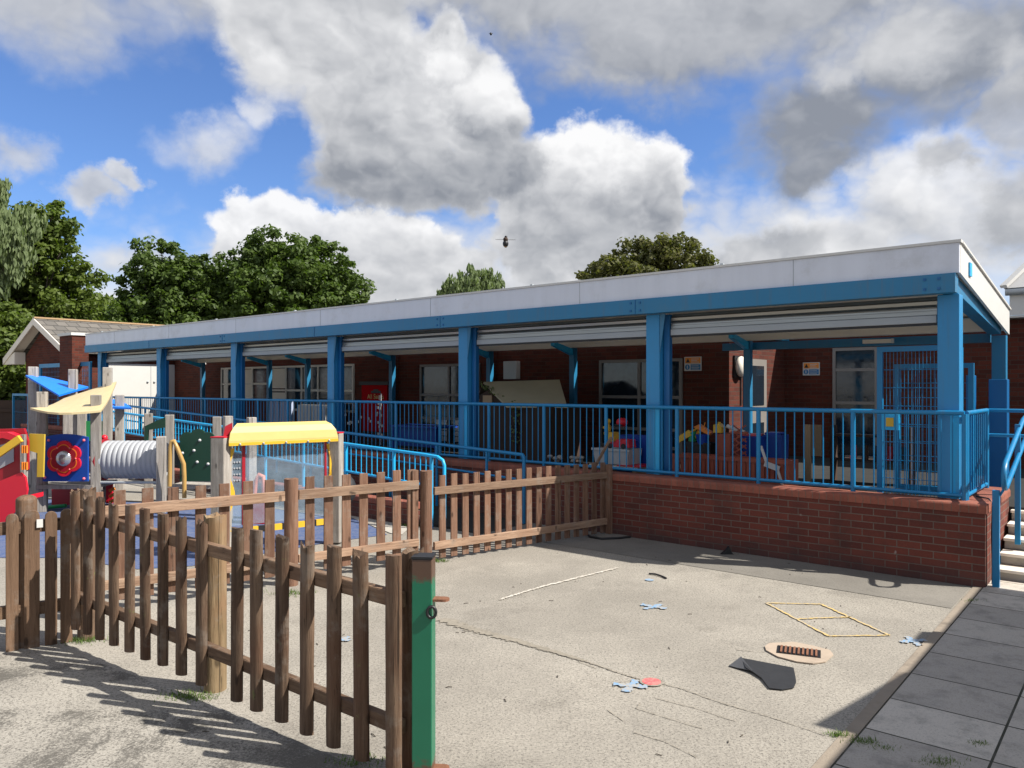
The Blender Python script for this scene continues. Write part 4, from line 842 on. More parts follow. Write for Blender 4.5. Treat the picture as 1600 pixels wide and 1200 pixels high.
s = Thing('low_blue_table', 'dark blue low table in front of the double doors behind the red poster', 'table', B, (-10.7, 2.6, 0.6))
s.part('top', MB().box(-11.4, -9.95, 2.4, 3.0, 1.10, 1.14), M['toyblue']); s.part('panel', MB().box(-11.35, -10.0, 2.5, 2.52, 0.7, 1.098), M['bluepanel'])
for xx in (-11.35, -10.05): s.part('leg', MB().box(xx, xx + 0.05, 2.42, 2.47, 0.6, 1.098), M['toyblue'])
for (x, lb) in ((-11.45, 'left'), (-10.82, 'right')):
    s = Thing('paper_notices', 'block of white printed notices on the %s leaf of the dark double doors' % lb, 'notice', B, (x, 3.7, 0.7), 'white notices on the glazed doors')
    for i in range(3):
        for j in range(4): s.part('sheet', MB().box(x + 0.13 * i, x + 0.13 * i + 0.11, YF - 0.075, YF - 0.07, 0.72 + 0.125 * j, 0.83 + 0.125 * j), M['white'])
s = Thing('garland_stand', 'thin stand strung with white paper shapes beside the red poster', 'stand', B, (-12.6, 3.2, 0.6))
s.part('pole', MB().tube([(-12.62, 3.2, 0.6), (-12.62, 3.2, 1.8)], 0.015), M['shutter_bar'])
gm = MB()
for k in range(26): 
    x = -12.62 + random.gauss(0, 0.05) if k < 16 else random.uniform(-13.9, -12.7); z = random.uniform(0.8, 1.75) if k < 16 else random.uniform(1.0, 1.3)
    gm.box(x - 0.03, x + 0.03, 3.16, 3.165, z - 0.03, z + 0.03)
s.part('paper_shapes', gm, M['white'])
for (x, y, lb) in ((-6.1, 1.2, 'left'), (-5.75, 1.3, 'right')):
    s = Thing('stone_pile', 'heap of pale pebbles on the deck, the %s of two near the stake' % lb, 'stones', B, (x, y, 0.6))
    for k in range(6): s.part('stone', MB().sphere((x + random.uniform(-.13, .13), y + random.uniform(-.06, .06), 0.80 + random.uniform(-.04, .05)), 0.05, 0.04, 0.03, 8, 6), M['concrete'])
    s.part('tray', MB().box(x - 0.2, x + 0.2, y - 0.12, y + 0.12, 0.6, 0.76), M['dark'])

# ------------------------------------------------------------ picket fences
def quarterlog(mb, fr_x, y, z0, z1, r, seg=9, wob=0.0, half=True, top='flat', taper=0.0):
    """log picket: round towards -y, flat back at y"""
    n = seg; rings = []; nz = 9
    lean = random.uniform(-0.006, 0.006); 
    for i in range(nz):
        f = i / (nz - 1); z = z0 + (z1 - z0) * f; rr = r * (1 - 0.03 * f * 0 + random.uniform(-wob, wob)); x0 = fr_x + lean * f * 2
        ring = []
        for k in range(n + 1):
            a = math.pi * k / n; ring.append([x0 - rr * math.cos(a), y - rr * 0.78 * math.sin(a), z])
        rings.append(ring)
    if top != 'flat':
        for k, p in enumerate(rings[-1]): p[2] += random.uniform(-0.045, 0.008)
    else:
        for k, p in enumerate(rings[-1]): p[2] += random.uniform(-0.006, 0.004)
    m = n + 1; v = [tuple(p) for g in rings for p in g]
    f = [(i * m + k, i * m + (k + 1) % m, (i + 1) * m + (k + 1) % m, (i + 1) * m + k) for i in range(nz - 1) for k in range(m)]
    mb.add(v, f, True)
    c = (fr_x, y - r * 0.4, z1 - (0.03 if top != 'flat' else -0.002)); mb.add([tuple(p) for p in rings[-1]] + [c], [(k, (k + 1) % m, m) for k in range(m)])
    mb.add([tuple(p) for p in rings[0]], [tuple(range(m))]); return mb
# near log fence: K corner -> G green post
K = Vector((-3.37, 5.95)); Gp = Vector((-0.447, 3.78)); dB = (Gp - K).normalized(); FB = Frame(K.x, K.y, math.atan2(dB.y, dB.x)); LB = (Gp - K).length
fB = Thing('log_picket_fence', 'weathered half round log picket fence in the foreground', 'fence', FB, (0, 0, 0))
prof = [(0.13, 1.18, .12, 1), (0.32, 1.167, .12, 1), (0.507, 1.159, .117, 1), (0.715, 1.14, .117, 1), (0.932, 1.142, .115, 0), (1.147, 1.135, .107, 0), (1.367, 1.126, .116, 0), (1.592, 1.135, .103, 1), (1.82, 1.13, .09, 1),
        (2.195, 1.122, .081, 0), (2.391, 1.132, .073, 0), (2.624, 1.129, .07, 1), (2.843, 1.122, .057, 1), (3.064, 1.121, .049, 0), (3.282, 1.122, .044, 1), (3.513, 1.128, .0, 0)]
for s_, zt, zb, broken in prof:
    mb = quarterlog(MB(), s_, -0.055, zb, zt - 0.01, 0.051, top='broken' if broken else 'flat', wob=0.03)
    fB.part('picket', mb, M['log'])
for z0, z1 in ((0.88, 0.96), (0.25, 0.325)):
    mb = MB(); dz = -0.03
    mb.add([(0.0, -0.052, z0 + .06), (LB - 0.10, -0.052, z0 + dz), (LB - 0.10, 0.0, z0 + dz), (0, 0, z0 + .06), (0, -0.052, z1 + .06), (LB - 0.10, -0.052, z1 + dz), (LB - 0.10, 0, z1 + dz), (0, 0, z1 + .06)],
           [(0, 1, 2, 3), (4, 7, 6, 5), (0, 4, 5, 1), (1, 5, 6, 2), (2, 6, 7, 3), (3, 7, 4, 0)])
    fB.part('rail', mb, M['railwood'], bevel=0.008)
def roundpost(mb, x, y, z0, z1, r, jag=0.0, n=18):
    rings = []
    for i in range(8):
        f = i / 7; rings.append([[x + r * (1 + random.uniform(-.015, .015)) * math.cos(2 * math.pi * k / n), y + r * math.sin(2 * math.pi * k / n), z0 + (z1 - z0) * f] for k in range(n)])
    for p in rings[-1]: p[2] += random.uniform(-jag, jag * .3)
    mb.add([tuple(p) for g in rings for p in g], [(i * n + k, i * n + (k + 1) % n, (i + 1) * n + (k + 1) % n, (i + 1) * n + k) for i in range(7) for k in range(n)], True)
    top = [tuple(p) for p in rings[-1]]; mb.add(top + [(x, y, z1 - jag)], [(k, (k + 1) % n, n) for k in range(n)]); return mb
fB.part('post', roundpost(MB(), 1.76, 0.07, -0.1, 1.13, 0.070, 0.02), M['logpost'])
fB.part('post', roundpost(MB(), 0.05, 0.05, -0.1, 1.17, 0.065, 0.03), M['log'])
fB.part('post', roundpost(MB(), LB - 0.13, 0.075, -0.1, 1.12, 0.06, 0.045), M['log'])
# green steel gate post
gp = Thing('gate_post', 'green steel box gate post with rusty hinge lugs at the end of the log fence', 'gate post', W, (-0.44, 3.83, 0))
a = math.atan2(dB.y, dB.x) + 0.55; ux = (math.cos(a), math.sin(a), 0); uy = (-math.sin(a), math.cos(a), 0)
cx_, cy_ = -0.440, 3.83
gp.part('column', MB().obox((cx_, cy_, 0.52), ux, uy, (0, 0, 1), 0.050, 0.050, 0.58), M['green_metal'], bevel=0.004)
gp.part('cap', MB().obox((cx_, cy_, 1.108), ux, uy, (0, 0, 1), 0.052, 0.052, 0.006), M['black'])
for z in (0.895, 0.055):
    lg = MB(); c0 = Vector((cx_, cy_, z)) + Vector(ux) * 0.05
    u = Vector(ux); v_ = Vector(uy); P = [c0 - v_ * .03, c0 + u * .05 - v_ * .03] + [c0 + u * .05 + (u * math.cos(R(q)) + v_ * math.sin(R(q))) * .03 for q in (-60, -30, 0, 30, 60)] + [c0 + u * .05 + v_ * .03, c0 + v_ * .03]
    n = len(P); lg.add([tuple(p + Vector((0, 0, -.006))) for p in P] + [tuple(p + Vector((0, 0, .006))) for p in P], [tuple(range(n)), tuple(reversed(range(n, 2 * n)))] + [(i, i + n, (i + 1) % n + n, (i + 1) % n) for i in range(n)])
    gp.part('hinge_lug', lg, M['rust'])
gp.part('latch_ring', MB().tube([(cx_ + .022 * math.cos(R(q)) + 0.045, cy_ - 0.060, 0.845 + .028 * math.sin(R(q))) for q in range(0, 361, 30)], 0.008, 6), M['black'])
gp.part('base_plate', MB().obox((cx_, cy_, 0.012), ux, uy, (0, 0, 1), 0.075, 0.075, 0.012), M['rust'])

# back planed fence: J joint at the wall -> left
J = Vector((1.29, 10.17)); dA = Vector((0.8, 0.6)); FA = Frame(J.x, J.y, math.atan2(0.6, 0.8))
fA = Thing('picket_fence', 'red brown stained picket fence running from the brick wall across the yard', 'fence', FA, (0, 0, 0))
xs = []
s_ = 0.09
while s_ < 2.7: xs.append((s_, 0.03, 0.962)); s_ += 0.155
for q in (2.97, 3.148, 3.339, 3.54, 3.735, 3.931, 4.129, 4.537, 4.747, 4.968, 5.18, 5.418, 5.631, 5.856, 6.03): xs.append((q, 0.10, 1.05))
for s_, zb, zt in xs:
    x = -s_; w_ = 0.043 if s_ < 2.8 else 0.050; mb = MB(); top = zt + random.uniform(-.008, .006)
    mb.add([(x - w_, 0.022, zb), (x + w_, 0.022, zb), (x + w_, 0.042, zb), (x - w_, 0.042, zb), (x - w_ + .003, 0.022, top), (x + w_ - .003, 0.022, top + random.uniform(-.006, .006)), (x + w_ - .003, 0.042, top), (x - w_ + .003, 0.042, top)],
           [(0, 1, 2, 3), (4, 7, 6, 5), (0, 4, 5, 1), (1, 5, 6, 2), (2, 6, 7, 3), (3, 7, 4, 0)])
    fA.part('picket', mb, M['planed'], bevel=0.003)
for (x0, x1, z0, z1) in ((-2.70, 0.0, 0.75, 0.835), (-2.70, 0.0, 0.14, 0.225), (-4.26, -2.90, 0.835, 0.93), (-4.26, -2.90, 0.21, 0.29), (-6.15, -4.40, 0.835, 0.93), (-6.15, -4.40, 0.21, 0.29)):
    fA.part('rail', MB().box(x0, x1, -0.022, 0.0215, z0, z1), M['planed_rail'], bevel=0.004)
for s_, zt in ((2.80, 1.03), (4.333, 1.05), (6.17, 1.07)):
    fA.part('post', roundpost(MB(), -s_, 0.0, -0.1, zt, 0.068, 0.006), M['planed'])
fA.part('post', MB().box(-2.97, -2.895, 0.0, 0.075, 0, 1.04), M['planed'], bevel=0.004)
fA.part('post', MB().box(-0.06, 0.0, -0.06, 0.02, 0, 0.93), M['planed'], bevel=0.004)
solo('wooden_stake', 'thin weathered stake leaning against the railing at the corner of fence and wall', 'stake', MB().bar((-4.52, -0.12, 0.76), (-4.34, 0.14, 1.28), 0.05, 0.025), M['railwood'], B, (-4.5, -0.1, 0.7))
# far left rounded pickets
FC = Frame(K.x, K.y, math.atan2(0.57, 0.82))
fC = Thing('round_top_fence', 'short run of brown round topped pickets at the left edge', 'fence', FC, (0, 0, 0))
for px, yt in ((19, 803), (50, 797), (80, 799), (104, 795), (-12, 806), (-45, 810)):
    r_ = (px - 800) / 1200; o = Vector((K.x, K.y)) + Vector((FC.s, -FC.c)) * 0.06
    tt = (r_ * o.y - o.x) / (FC.c - r_ * FC.s); dep = o.y + FC.s * tt; zt = 1.95 - (yt - 605) * dep / 1200
    w_ = 0.040 if px != 50 else 0.05; pl = [(tt - w_, 0.0), (tt + w_, 0.0)] + [(tt + w_ * math.cos(R(q)), zt - w_ + w_ * math.sin(R(q))) for q in range(0, 181, 22)]
    fC.part('picket', MB().prism(pl, -0.06, -0.035), woodmat('brown_picket_wood', (0.10, 0.058, 0.034), (0.18, 0.11, 0.068), (0.13, 0.078, 0.048), 0.7) if px == 19 else bpy.data.materials['brown_picket_wood'], bevel=0.004)
for z in (0.24, 0.86): fC.part('rail', MB().box(-3, -0.05, -0.033, 0.02, z, z + 0.09), M['railwood'])
fC.part('post', roundpost(MB(), -0.33, 0.03, 0, 1.10, 0.07, 0.0).sphere((-0.33, 0.03, 1.10), 0.07, 0.07, 0.04), bpy.data.materials['brown_picket_wood'])
fC.part('number_tag', MB().box(-0.27, -0.23, -0.075, -0.061, 0.90, 0.96), M['white'])

# ------------------------------------------------------------ small things on the ground
def sheetpoly(pts, z, th):
    mb = MB(); mb.prism([G(*p) for p in pts], z, z + th, 'z'); return mb
s = Thing('rubber_sheet', 'torn piece of black rubber sheet with a folded corner lying on the tarmac', 'rubber sheet', W, (*G(1200, 1055), 0))
gm = MB(); 
S1 = [G(*p) for p in ((1158, 1034), (1240, 1046), (1243, 1060), (1244, 1068), (1240, 1077), (1222, 1080), (1202, 1078), (1190, 1063), (1176, 1054), (1165, 1049))]
n = len(S1); hh = [0.024, 0.008, 0.007, 0.007, 0.007, 0.007, 0.008, 0.012, 0.016, 0.022]
gm.add([(p[0], p[1], hh[i]) for i, p in enumerate(S1)] + [(p[0], p[1], hh[i] + 0.005) for i, p in enumerate(S1)], [(i, i + n, (i + 1) % n + n, (i + 1) % n) for i in range(n)])
cc = Vector((sum(p[0] for p in S1) / n, sum(p[1] for p in S1) / n)); gm.add([(p[0], p[1], hh[i] + 0.005) for i, p in enumerate(S1)] + [(cc.x, cc.y, 0.014)], [(i, (i + 1) % n, n) for i in range(n)])
s.part('sheet', gm, M['rubber_black'])
f1 = [(*G(1158, 1033), 0.030), (*G(1139, 1042), 0.006), (*G(1152, 1046), 0.008), (*G(1176, 1053), 0.020)]
s.part('folded_corner', MB().add(f1 + [(p[0], p[1], p[2] + .004) for p in f1], [(0, 3, 2, 1), (4, 5, 6, 7), (0, 1, 5, 4), (1, 2, 6, 5), (2, 3, 7, 6), (3, 0, 4, 7)]), pmat('rubber_back', (0.07, 0.072, 0.078), 0.5))
s = Thing('drain_grate', 'rusty iron drain grate set in a pale concrete surround in the tarmac', 'drain', W, (*G(1247, 1021), 0))
s.part('surround', MB().prism([G(*p) for p in ((1195, 1012), (1202, 1007), (1222, 1006), (1240, 1005), (1270, 1011), (1297, 1018), (1302, 1025), (1290, 1036), (1270, 1039), (1245, 1036), (1215, 1028), (1197, 1018))], 0.004, 0.012, 'z'), pmat('pale_concrete', (0.40, 0.32, 0.245), 0.9, var=0.2, vscale=12, dirt=0.3))
c = Vector(G(1248, 1021)); u = (Vector(G(1280, 1024)) - Vector(G(1222, 1017))).normalized(); v_ = Vector((-u.y, u.x))
s.part('frame', MB().prism([c + u * a_ + v_ * b_ for a_, b_ in ((-.15, -.085), (.15, -.085), (.15, .085), (-.15, .085))], 0.012, 0.016, 'z'), M['black'])
for k in range(9):
    a_ = -0.12 + 0.03 * k; p = c + u * a_; s.part('bar', MB().bar((*(p - v_ * .075), 0.020), (*(p + v_ * .075), 0.020), 0.014, 0.008), M['rust'])
s = Thing('stopcock_cover', 'small round red painted stopcock cover in the tarmac crack', 'cover', W, (*G(1018, 1067), 0))
dd_ = disc(G(1018, 1067), 0.062, 0.010); s.part('lid', dd_, M['paint_red']); s.part('ring', disc(G(1018, 1067), 0.078, 0.0085), M['crack'])
solo('black_strip', 'short curved black strip of rubber lying on the tarmac beside a blue spot', 'strip', MB().tube([(*G(1014, 898), 0.012), (*G(1024, 899), 0.014), (*G(1034, 902), 0.012), (*G(1041, 905), 0.010)], 0.009, 6), M['black'], W, (*G(1028, 901), 0))
s = Thing('flat_debris', 'crumpled dark scrap and edging strip lying at the foot of fence and wall', 'debris', W, (*G(930, 838), 0))
s.part('strip', MB().tube([(*G(915, 835), 0.02), (*G(922, 841), 0.02), (*G(940, 844), 0.02), (*G(965, 843), 0.02), (*G(985, 841), 0.02)], 0.014, 6), M['black'])
s.part('scrap', MB().prism([G(*p) for p in ((925, 833), (975, 836), (985, 841), (935, 842))], 0.004, 0.02, 'z'), M['tarmac_smooth'])
solo('black_shoe_scrap', 'small black scrap standing against the shaded foot of the brick wall', 'debris', MB().prism([(G(1125, 866)[0], 0.0), (G(1150, 869)[0], 0.0), (G(1142, 866)[0], 0.03), (G(1138, 866)[0], 0.10), (G(1133, 866)[0], 0.05)], G(1135, 867)[1], G(1135, 867)[1] + .05), M['black'], W, (*G(1135, 867), 0))
tw = MB(); rq = random.Random(3)
for k in range(70):
    p = Vector((rq.uniform(-2.5, 3.5), rq.uniform(4.0, 9.0))); a_ = rq.uniform(0, 6.28); L_ = rq.uniform(0.01, 0.05)
    if p.x > 1.5 and p.y < 5: continue
    q = p + Vector((math.cos(a_), math.sin(a_))) * L_; tw.tube([(p.x, p.y, 0.004), (*(p.lerp(q, .5) + Vector((rq.uniform(-.005, .005), rq.uniform(-.005, .005)))), 0.007), (q.x, q.y, 0.004)], 0.0028, 5)
solo('fallen_twigs', 'scattered dark twigs and crumbs of dirt on the sunlit tarmac', 'twigs', tw, M['bark'], kind='stuff')
def tuft(px, py, nb, r, hmax):
    c = Vector(G(px, py)); mb = MB()
    for k in range(nb):
        p = c + Vector((random.gauss(0, r), random.gauss(0, r * .5))); h_ = random.uniform(.3, 1) * hmax; d = Vector((random.gauss(0, 1), random.gauss(0, 1))).normalized()
        w_ = 0.003; q = Vector((-d.y, d.x)) * w_; e_ = p + d * h_ * random.uniform(.2, .9)
        mb.add([(p.x - q.x, p.y - q.y, 0.004), (p.x + q.x, p.y + q.y, 0.004), (e_.x, e_.y, h_)], [(0, 1, 2)])
    return mb
gm = MB()
for a_ in ((290, 1088, 260, .09, .035), (310, 1092, 160, .05, .03), (1312, 1150, 180, .035, .03), (1352, 1162, 240, .04, .035), (1380, 1172, 120, .04, .03), (1470, 1195, 260, .06, .035), (1530, 1165, 140, .03, .03), (130, 1002, 260, .09, .05),
           (455, 928, 200, .10, .05), (640, 822, 200, .12, .06), (685, 878, 120, .06, .05), (560, 1192, 200, .08, .03), (640, 1195, 160, .05, .04), (1520, 940, 100, .05, .03)):
    r = tuft(*a_); gm.add(r.v, r.f)
solo('grass_tufts', 'small tufts of grass and moss growing in joints of the tarmac and paving', 'grass', gm, M['grass'], kind='stuff')

# ------------------------------------------------------------ playground equipment
pf = Thing('climbing_frame', 'timber climbing frame with grey tunnel, flower panel, red slide and curved roofs', 'climbing frame', W, (-6.6, 12.3, 0))
def gpost(px, d, ytop, size=0.14, z0=0.0, name='post', mat='greywood', rot=0.35, cap=None):
    x = (px - 800) / 1200 * d; zt = 1.95 - (ytop - 605) * d / 1200
    u = (math.cos(rot), math.sin(rot), 0); v = (-math.sin(rot), math.cos(rot), 0)
    o = pf.part(name, MB().obox((x, d, (z0 + zt) / 2), u, v, (0, 0, 1), size / 2, size / 2, (zt - z0) / 2), M[mat], bevel=0.012); return o
for px, d, yt in ((66, 12.0, 612), (150, 12.0, 617), (168, 13.1, 574), (52, 13.6, 573), (114, 13.6, 577), (187, 13.8, 617), (128, 13.6, 640), (106, 13.9, 640), (252, 11.9, 682), (265, 12.9, 648), (232, 14.2, 646), (339, 12.9, 651)):
    gpost(px, d, yt)
def A(px, py, d): return at(px, py, d)
# cream roof: twisted sheet
grid = []
for i in range(7):
    f = i / 6; row = []
    for j in range(7):
        g = j / 6
        fl = Vector(A(47, 637, 11.6)); fr_ = Vector(A(158, 641, 11.6)); bl = Vector(A(100, 622, 12.9)); br = Vector(A(182, 596, 13.2))
        p = (fl * (1 - f) + fr_ * f) * (1 - g) + (bl * (1 - f) + br * f) * g
        p.y -= 0.18 * math.sin(math.pi * f) * (1 - g); p.z -= 0.05 * math.sin(math.pi * f) * (1 - g) + 0.05 * math.sin(math.pi * g)
        row.append(tuple(p))
    grid.append(row)
pf.part('cream_roof', MB().sheet(grid, 0.03), M['cream2'])
grid = []
for i in range(5):
    f = i / 4; row = []
    for j in range(5):
        g = j / 4; fl = Vector(A(40, 586, 13.2)); fr_ = Vector(A(92, 617, 12.9)); bl = Vector(A(70, 588, 14.2)); br = Vector(A(138, 604, 14.0))
        p = (fl * (1 - f) + fr_ * f) * (1 - g) + (bl * (1 - f) + br * f) * g; row.append(tuple(p))
    grid.append(row)
pf.part('blue_roof', MB().sheet(grid, 0.03), M['brightblue'])
pf.part('blue_roof', MB().sheet([[A(174, 636, 13.5), A(172, 622, 14.4)], [A(206, 637, 13.5), A(196, 630, 14.4)]], 0.03), M['brightblue'])
# flower panel
D = 11.88
x0, _, zt = A(68, 680, D); x1, _, zb = A(138, 752, D)
pl = [(x0, zb), (x1, zb), (x1, zt - 0.03)] + [(x1 + (x0 - x1) * k / 8, zt - 0.03 + 0.05 * math.sin(math.pi * k / 8)) for k in range(1, 8)] + [(x0, zt - 0.03)]
fp = pf.part('flower_panel', MB().prism(pl, D - 0.02, D + 0.02), M['bluepanel'])
cx, cz = (x0 + x1) / 2, (zt + zb) / 2 - 0.0
def flower(sc, y0, y1):
    P = []
    for k in range(72):
        a = 2 * math.pi * k / 72; r = 0.225 + 0.05 * abs(math.cos(3 * (a + math.pi / 2 - math.pi / 6 * 0)) ) ** 0.8; P.append((cx + r * sc * math.cos(a), cz + r * sc * math.sin(a)))
    return MB().prism(P, y0, y1)
fl_ = pf.part('flower', flower(1.0, D - 0.06, D - 0.021), M['red'], parent=fp)
pf.part('flower_outline', flower(0.80, D - 0.064, D - 0.061), M['orange'], parent=fp)
pf.part('flower_centre', flower(0.75, D - 0.067, D - 0.0645), M['darkred'], parent=fp)
pf.part('dome', MB().sphere((cx, D - 0.05, cz), 0.125, 0.07, 0.125), M['dome'], parent=fp)
bm_ = MB()
for (px, py) in ((76, 688), (131, 688), (70, 746), (131, 748)): bm_.sphere(A(px, py, D - 0.03), 0.022, nu=8, nv=6)
for k in range(6): a = math.pi / 6 + k * math.pi / 3 + math.pi / 6; bm_.sphere((cx + 0.19 * math.cos(a), D - 0.07, cz + 0.19 * math.sin(a)), 0.012, nu=8, nv=6)
pf.part('bolt_caps', bm_, M['boltpink'], parent=fp)
# platform
a0 = A(62, 757, 12.0); pf.part('platform', MB().box(a0[0], A(150, 757, 12)[0], 11.9, 13.5, a0[2] - 0.06, a0[2]), M['greywood'])
pf.part('side_panel', MB().box(A(69, 760, 12.4)[0], A(130, 760, 12.4)[0], 12.6, 12.63, 0.02, a0[2] - 0.07), M['darkred'])
pf.part('green_rail', MB().tube([A(70, 793, 12.2), A(103, 790, 12.2)], 0.03), M['toygreen'])
pf.part('green_panel', MB().box(A(134, 665, 13.6)[0], A(144, 665, 13.6)[0] + 0.2, 13.6, 13.63, 1.0, 1.35), M['toygreen'])
# tunnel: corrugated tube
tm = MB(); pts = []; rad = []
xa = A(157, 720, 12.1)[0]; xb = A(250, 720, 12.1)[0]; zc = A(200, 719.5, 12.1)[2]
NN = 96
for k in range(NN + 1):
    f = k / NN; pts.append((xa + (xb - xa) * f, 12.25, zc)); rad.append(0.285 + 0.020 * (abs(math.sin(math.pi * f * 12)) ** 0.6))
tm.tube(pts, rad, 32, cap=False); tn = pf.part('tunnel', tm, M['tunnel'])
pf.part('tunnel_rail', MB().tube([(xa, 11.98, zc - 0.33), (xb, 11.98, zc - 0.33)], 0.02), M['shutter_bar'])
pf.part('tunnel_ring', MB().tube([(xa - 0.03, 12.25, zc), (xa, 12.25, zc)], 0.33, 24), M['darkred'])
pf.part('red_knob', MB().sphere(A(163, 684, 12.3), 0.05), M['red'])
lm = MB()
for k in range(4): lm.bar(A(179, 763 + k * 9, 12.7), A(171, 767 + k * 9, 12.7), 0.03, 0.05)
pf.part('ladder_stripes', lm, M['orange'])
pf.part('ladder_board', MB().box(A(168, 0, 12.8)[0], A(178, 0, 12.8)[0], 12.75, 12.78, 0.02, 0.45), M['red'])
# green climbing wall (cloud topped)
D2 = 12.4
def pz(px, py): q = A(px, py, D2); return (q[0], q[2])
pl = [pz(281, 752), pz(334, 752), pz(335, 690)]
for (cx2, cy2, r2, a0_, a1_) in ((324, 686, 11, 0, 110), (309, 683, 13, 25, 155), (292, 686, 11, 70, 190)):
    for k in range(7):
        a = R(a0_ + (a1_ - a0_) * k / 6); pl.append(pz(cx2 + r2 * math.cos(a), cy2 - r2 * math.sin(a)))
pl.append(pz(281, 700))
gw = pf.part('climbing_wall', MB().prism(pl, D2, D2 + 0.04), M['dkgreen'])
for (px, py) in ((312, 688), (303, 704), (285, 708), (308, 722), (325, 725), (287, 740)):
    pf.part('hand_hold', MB().sphere(A(px, py, D2), 0.026, 0.025, 0.024, 8, 6), M['greybin'], parent=gw)
pf.part('climbing_platform', MB().box(A(262, 0, 12.4)[0], A(336, 0, 12.4)[0], 12.45, 13.3, 0.30, 0.36), M['greywood'])
gr_ = [A(226, 700, 12.9), A(227, 668, 12.9), A(236, 660, 12.9), A(252, 653, 12.9)]
pf.part('green_beam', MB().prism([(q[0], q[2]) for q in (A(225, 690, 12.8), A(230, 690, 12.8), A(231, 672, 12.8), A(258, 668, 12.8), A(258, 652, 12.8), A(245, 657, 12.8), A(226, 666, 12.8))], 12.8, 12.85), M['dkgreen'])
pf.part('grab_hoop', MB().tube([A(265, 760, 11.7), A(266, 700, 11.7), A(268, 690, 11.7), A(272, 689, 11.7), A(277, 700, 11.7), A(287, 725, 11.7), A(288, 745, 11.7), A(288, 778, 11.7)], 0.032), M['olive'])
# slide and yellow rails at the left
D3 = 11.0
def pq(px, py, d=D3): q = A(px, py, d); return (q[0], q[2])
pf.part('slide_side', MB().prism([pq(-80, 800), pq(0, 752), pq(34, 738), pq(42, 745), pq(45, 765), pq(41, 785), pq(26, 800), pq(10, 815), pq(-12, 850), pq(-80, 905)], D3 - 0.04, D3), M['red'])
pf.part('slide_bed', MB().prism([pq(-80, 850), pq(-10, 800), pq(38, 775), pq(38, 782), pq(-10, 808), pq(-80, 860)], D3 + 0.002, D3 + 0.45), M['red'])
pf.part('side_panel', MB().prism([pq(-60, 672), pq(30, 670), pq(36, 690), pq(36, 735), pq(0, 765), pq(-60, 790)], D3 + 0.1, D3 + 0.15), M['darkred'])
pf.part('side_window', MB().prism([pq(-20, 700), pq(15, 690), pq(15, 722), pq(-20, 740)], D3 + 0.09, D3 + 0.099), M['tunnel'])
pf.part('red_hood', MB().prism([pq(-60, 676), pq(15, 675), pq(33, 682), pq(30, 690), pq(8, 684), pq(-60, 694)], D3 - 0.05, D3 + 0.09), M['red'])
pf.part('yellow_rail', MB().bar(A(-40, 735, D3 - 0.2), A(32, 685, D3 - 0.2), 0.05, 0.10), M['yellow'])
pf.part('yellow_plate', MB().prism([pq(32, 679), pq(56, 680), pq(54, 748), pq(44, 748), pq(45, 710), pq(32, 706)], D3 + 0.2, D3 + 0.23), M['mustard'])
bm_ = MB()
for yy in (696, 722): 
    for k in range(3): bm_.tube([A(35 + k * 3.5, yy, D3 - .05), A(35 + k * 3.5, yy + 12, D3 - .05)], 0.015, 8)
pf.part('turning_beads', bm_, M['orange'])
pf.part('slide_post', MB().box(A(30, 0, D3)[0], A(36, 0, D3)[0] , D3 + 0.02, D3 + 0.08, 0.0, 1.27), M['greywood'])

# play shop with yellow awning
q0 = Vector(A(350, 0, 8.75)[:2]); q1 = Vector(A(522, 0, 9.55)[:2]); ds = (q1 - q0).normalized(); FS = Frame(q0.x, q0.y, math.atan2(ds.y, ds.x)); LS = (q1 - q0).length
ps_ = Thing('play_shop', 'play shop panel with pale yellow awning and clear window between grey posts', 'play panel', FS, (0, 0, 0))
for x, w_ in ((-0.03, 0.085), (LS + 0.03, 0.07)):
    o = ps_.part('post', MB().obox((x, 0.0, 0.70), (1, 0.9, 0), (-0.9, 1, 0), (0, 0, 1), w_, w_, 0.68), M['greywood'], bevel=0.012)
    ps_.part('post_cap', MB().obox((x, 0.0, 1.385), (1, 0.9, 0), (-0.9, 1, 0), (0, 0, 1), w_, w_, 0.006), M['red'], parent=o)
prof_ = [(-0.12, 1.31), (-0.12, 1.34), (-0.105, 1.43), (-0.08, 1.50), (-0.02, 1.535), (-0.02, 1.515), (-0.07, 1.485), (-0.09, 1.43), (-0.10, 1.34), (-0.10, 1.31)]
am = MB(); n = len(prof_)
xa, xb = 0.02, LS + 0.0
inset = [0, 0, 0.02, 0.07, 0.12, 0.12, 0.07, 0.02, 0, 0]
am.add([(xa + inset[i], p[0], p[1]) for i, p in enumerate(prof_)] + [(xb - inset[i], p[0], p[1]) for i, p in enumerate(prof_)], [(i, i + n, (i + 1) % n + n, (i + 1) % n) for i in range(n)] + [tuple(range(n)), tuple(reversed(range(n, 2 * n)))])
aw = ps_.part('awning', am, M['paleyellow'])
ps_.part('awning_lip', MB().box(xa, xb, -0.125, -0.095, 1.285, 1.318), M['yellow'], parent=aw)
sc_ = MB()
for k in range(5): sc_.sphere((xa + 0.12 + k * (xb - xa - .24) / 4, -0.13, 1.30), 0.014, nu=8, nv=6)
ps_.part('screw_heads', sc_, M['shutter_bar'], parent=aw)
ps_.part('back_panel', MB().prism([(-0.02, 1.28), (0.02, 1.50), (0.10, 1.54), (0.10, 1.38), (0.04, 1.28)], 0.02, 0.05), M['darkred'])
ps_.part('clear_window', MB().box(0.06, LS - 0.06, -0.012, -0.004, 0.36, 1.29), M['clear'])
wavy = lambda x, s: [(x + s * 0.035 * math.sin(z * 11) + s * 0.01, z) for z in [0.30 + 0.05 * k for k in range(20)]]
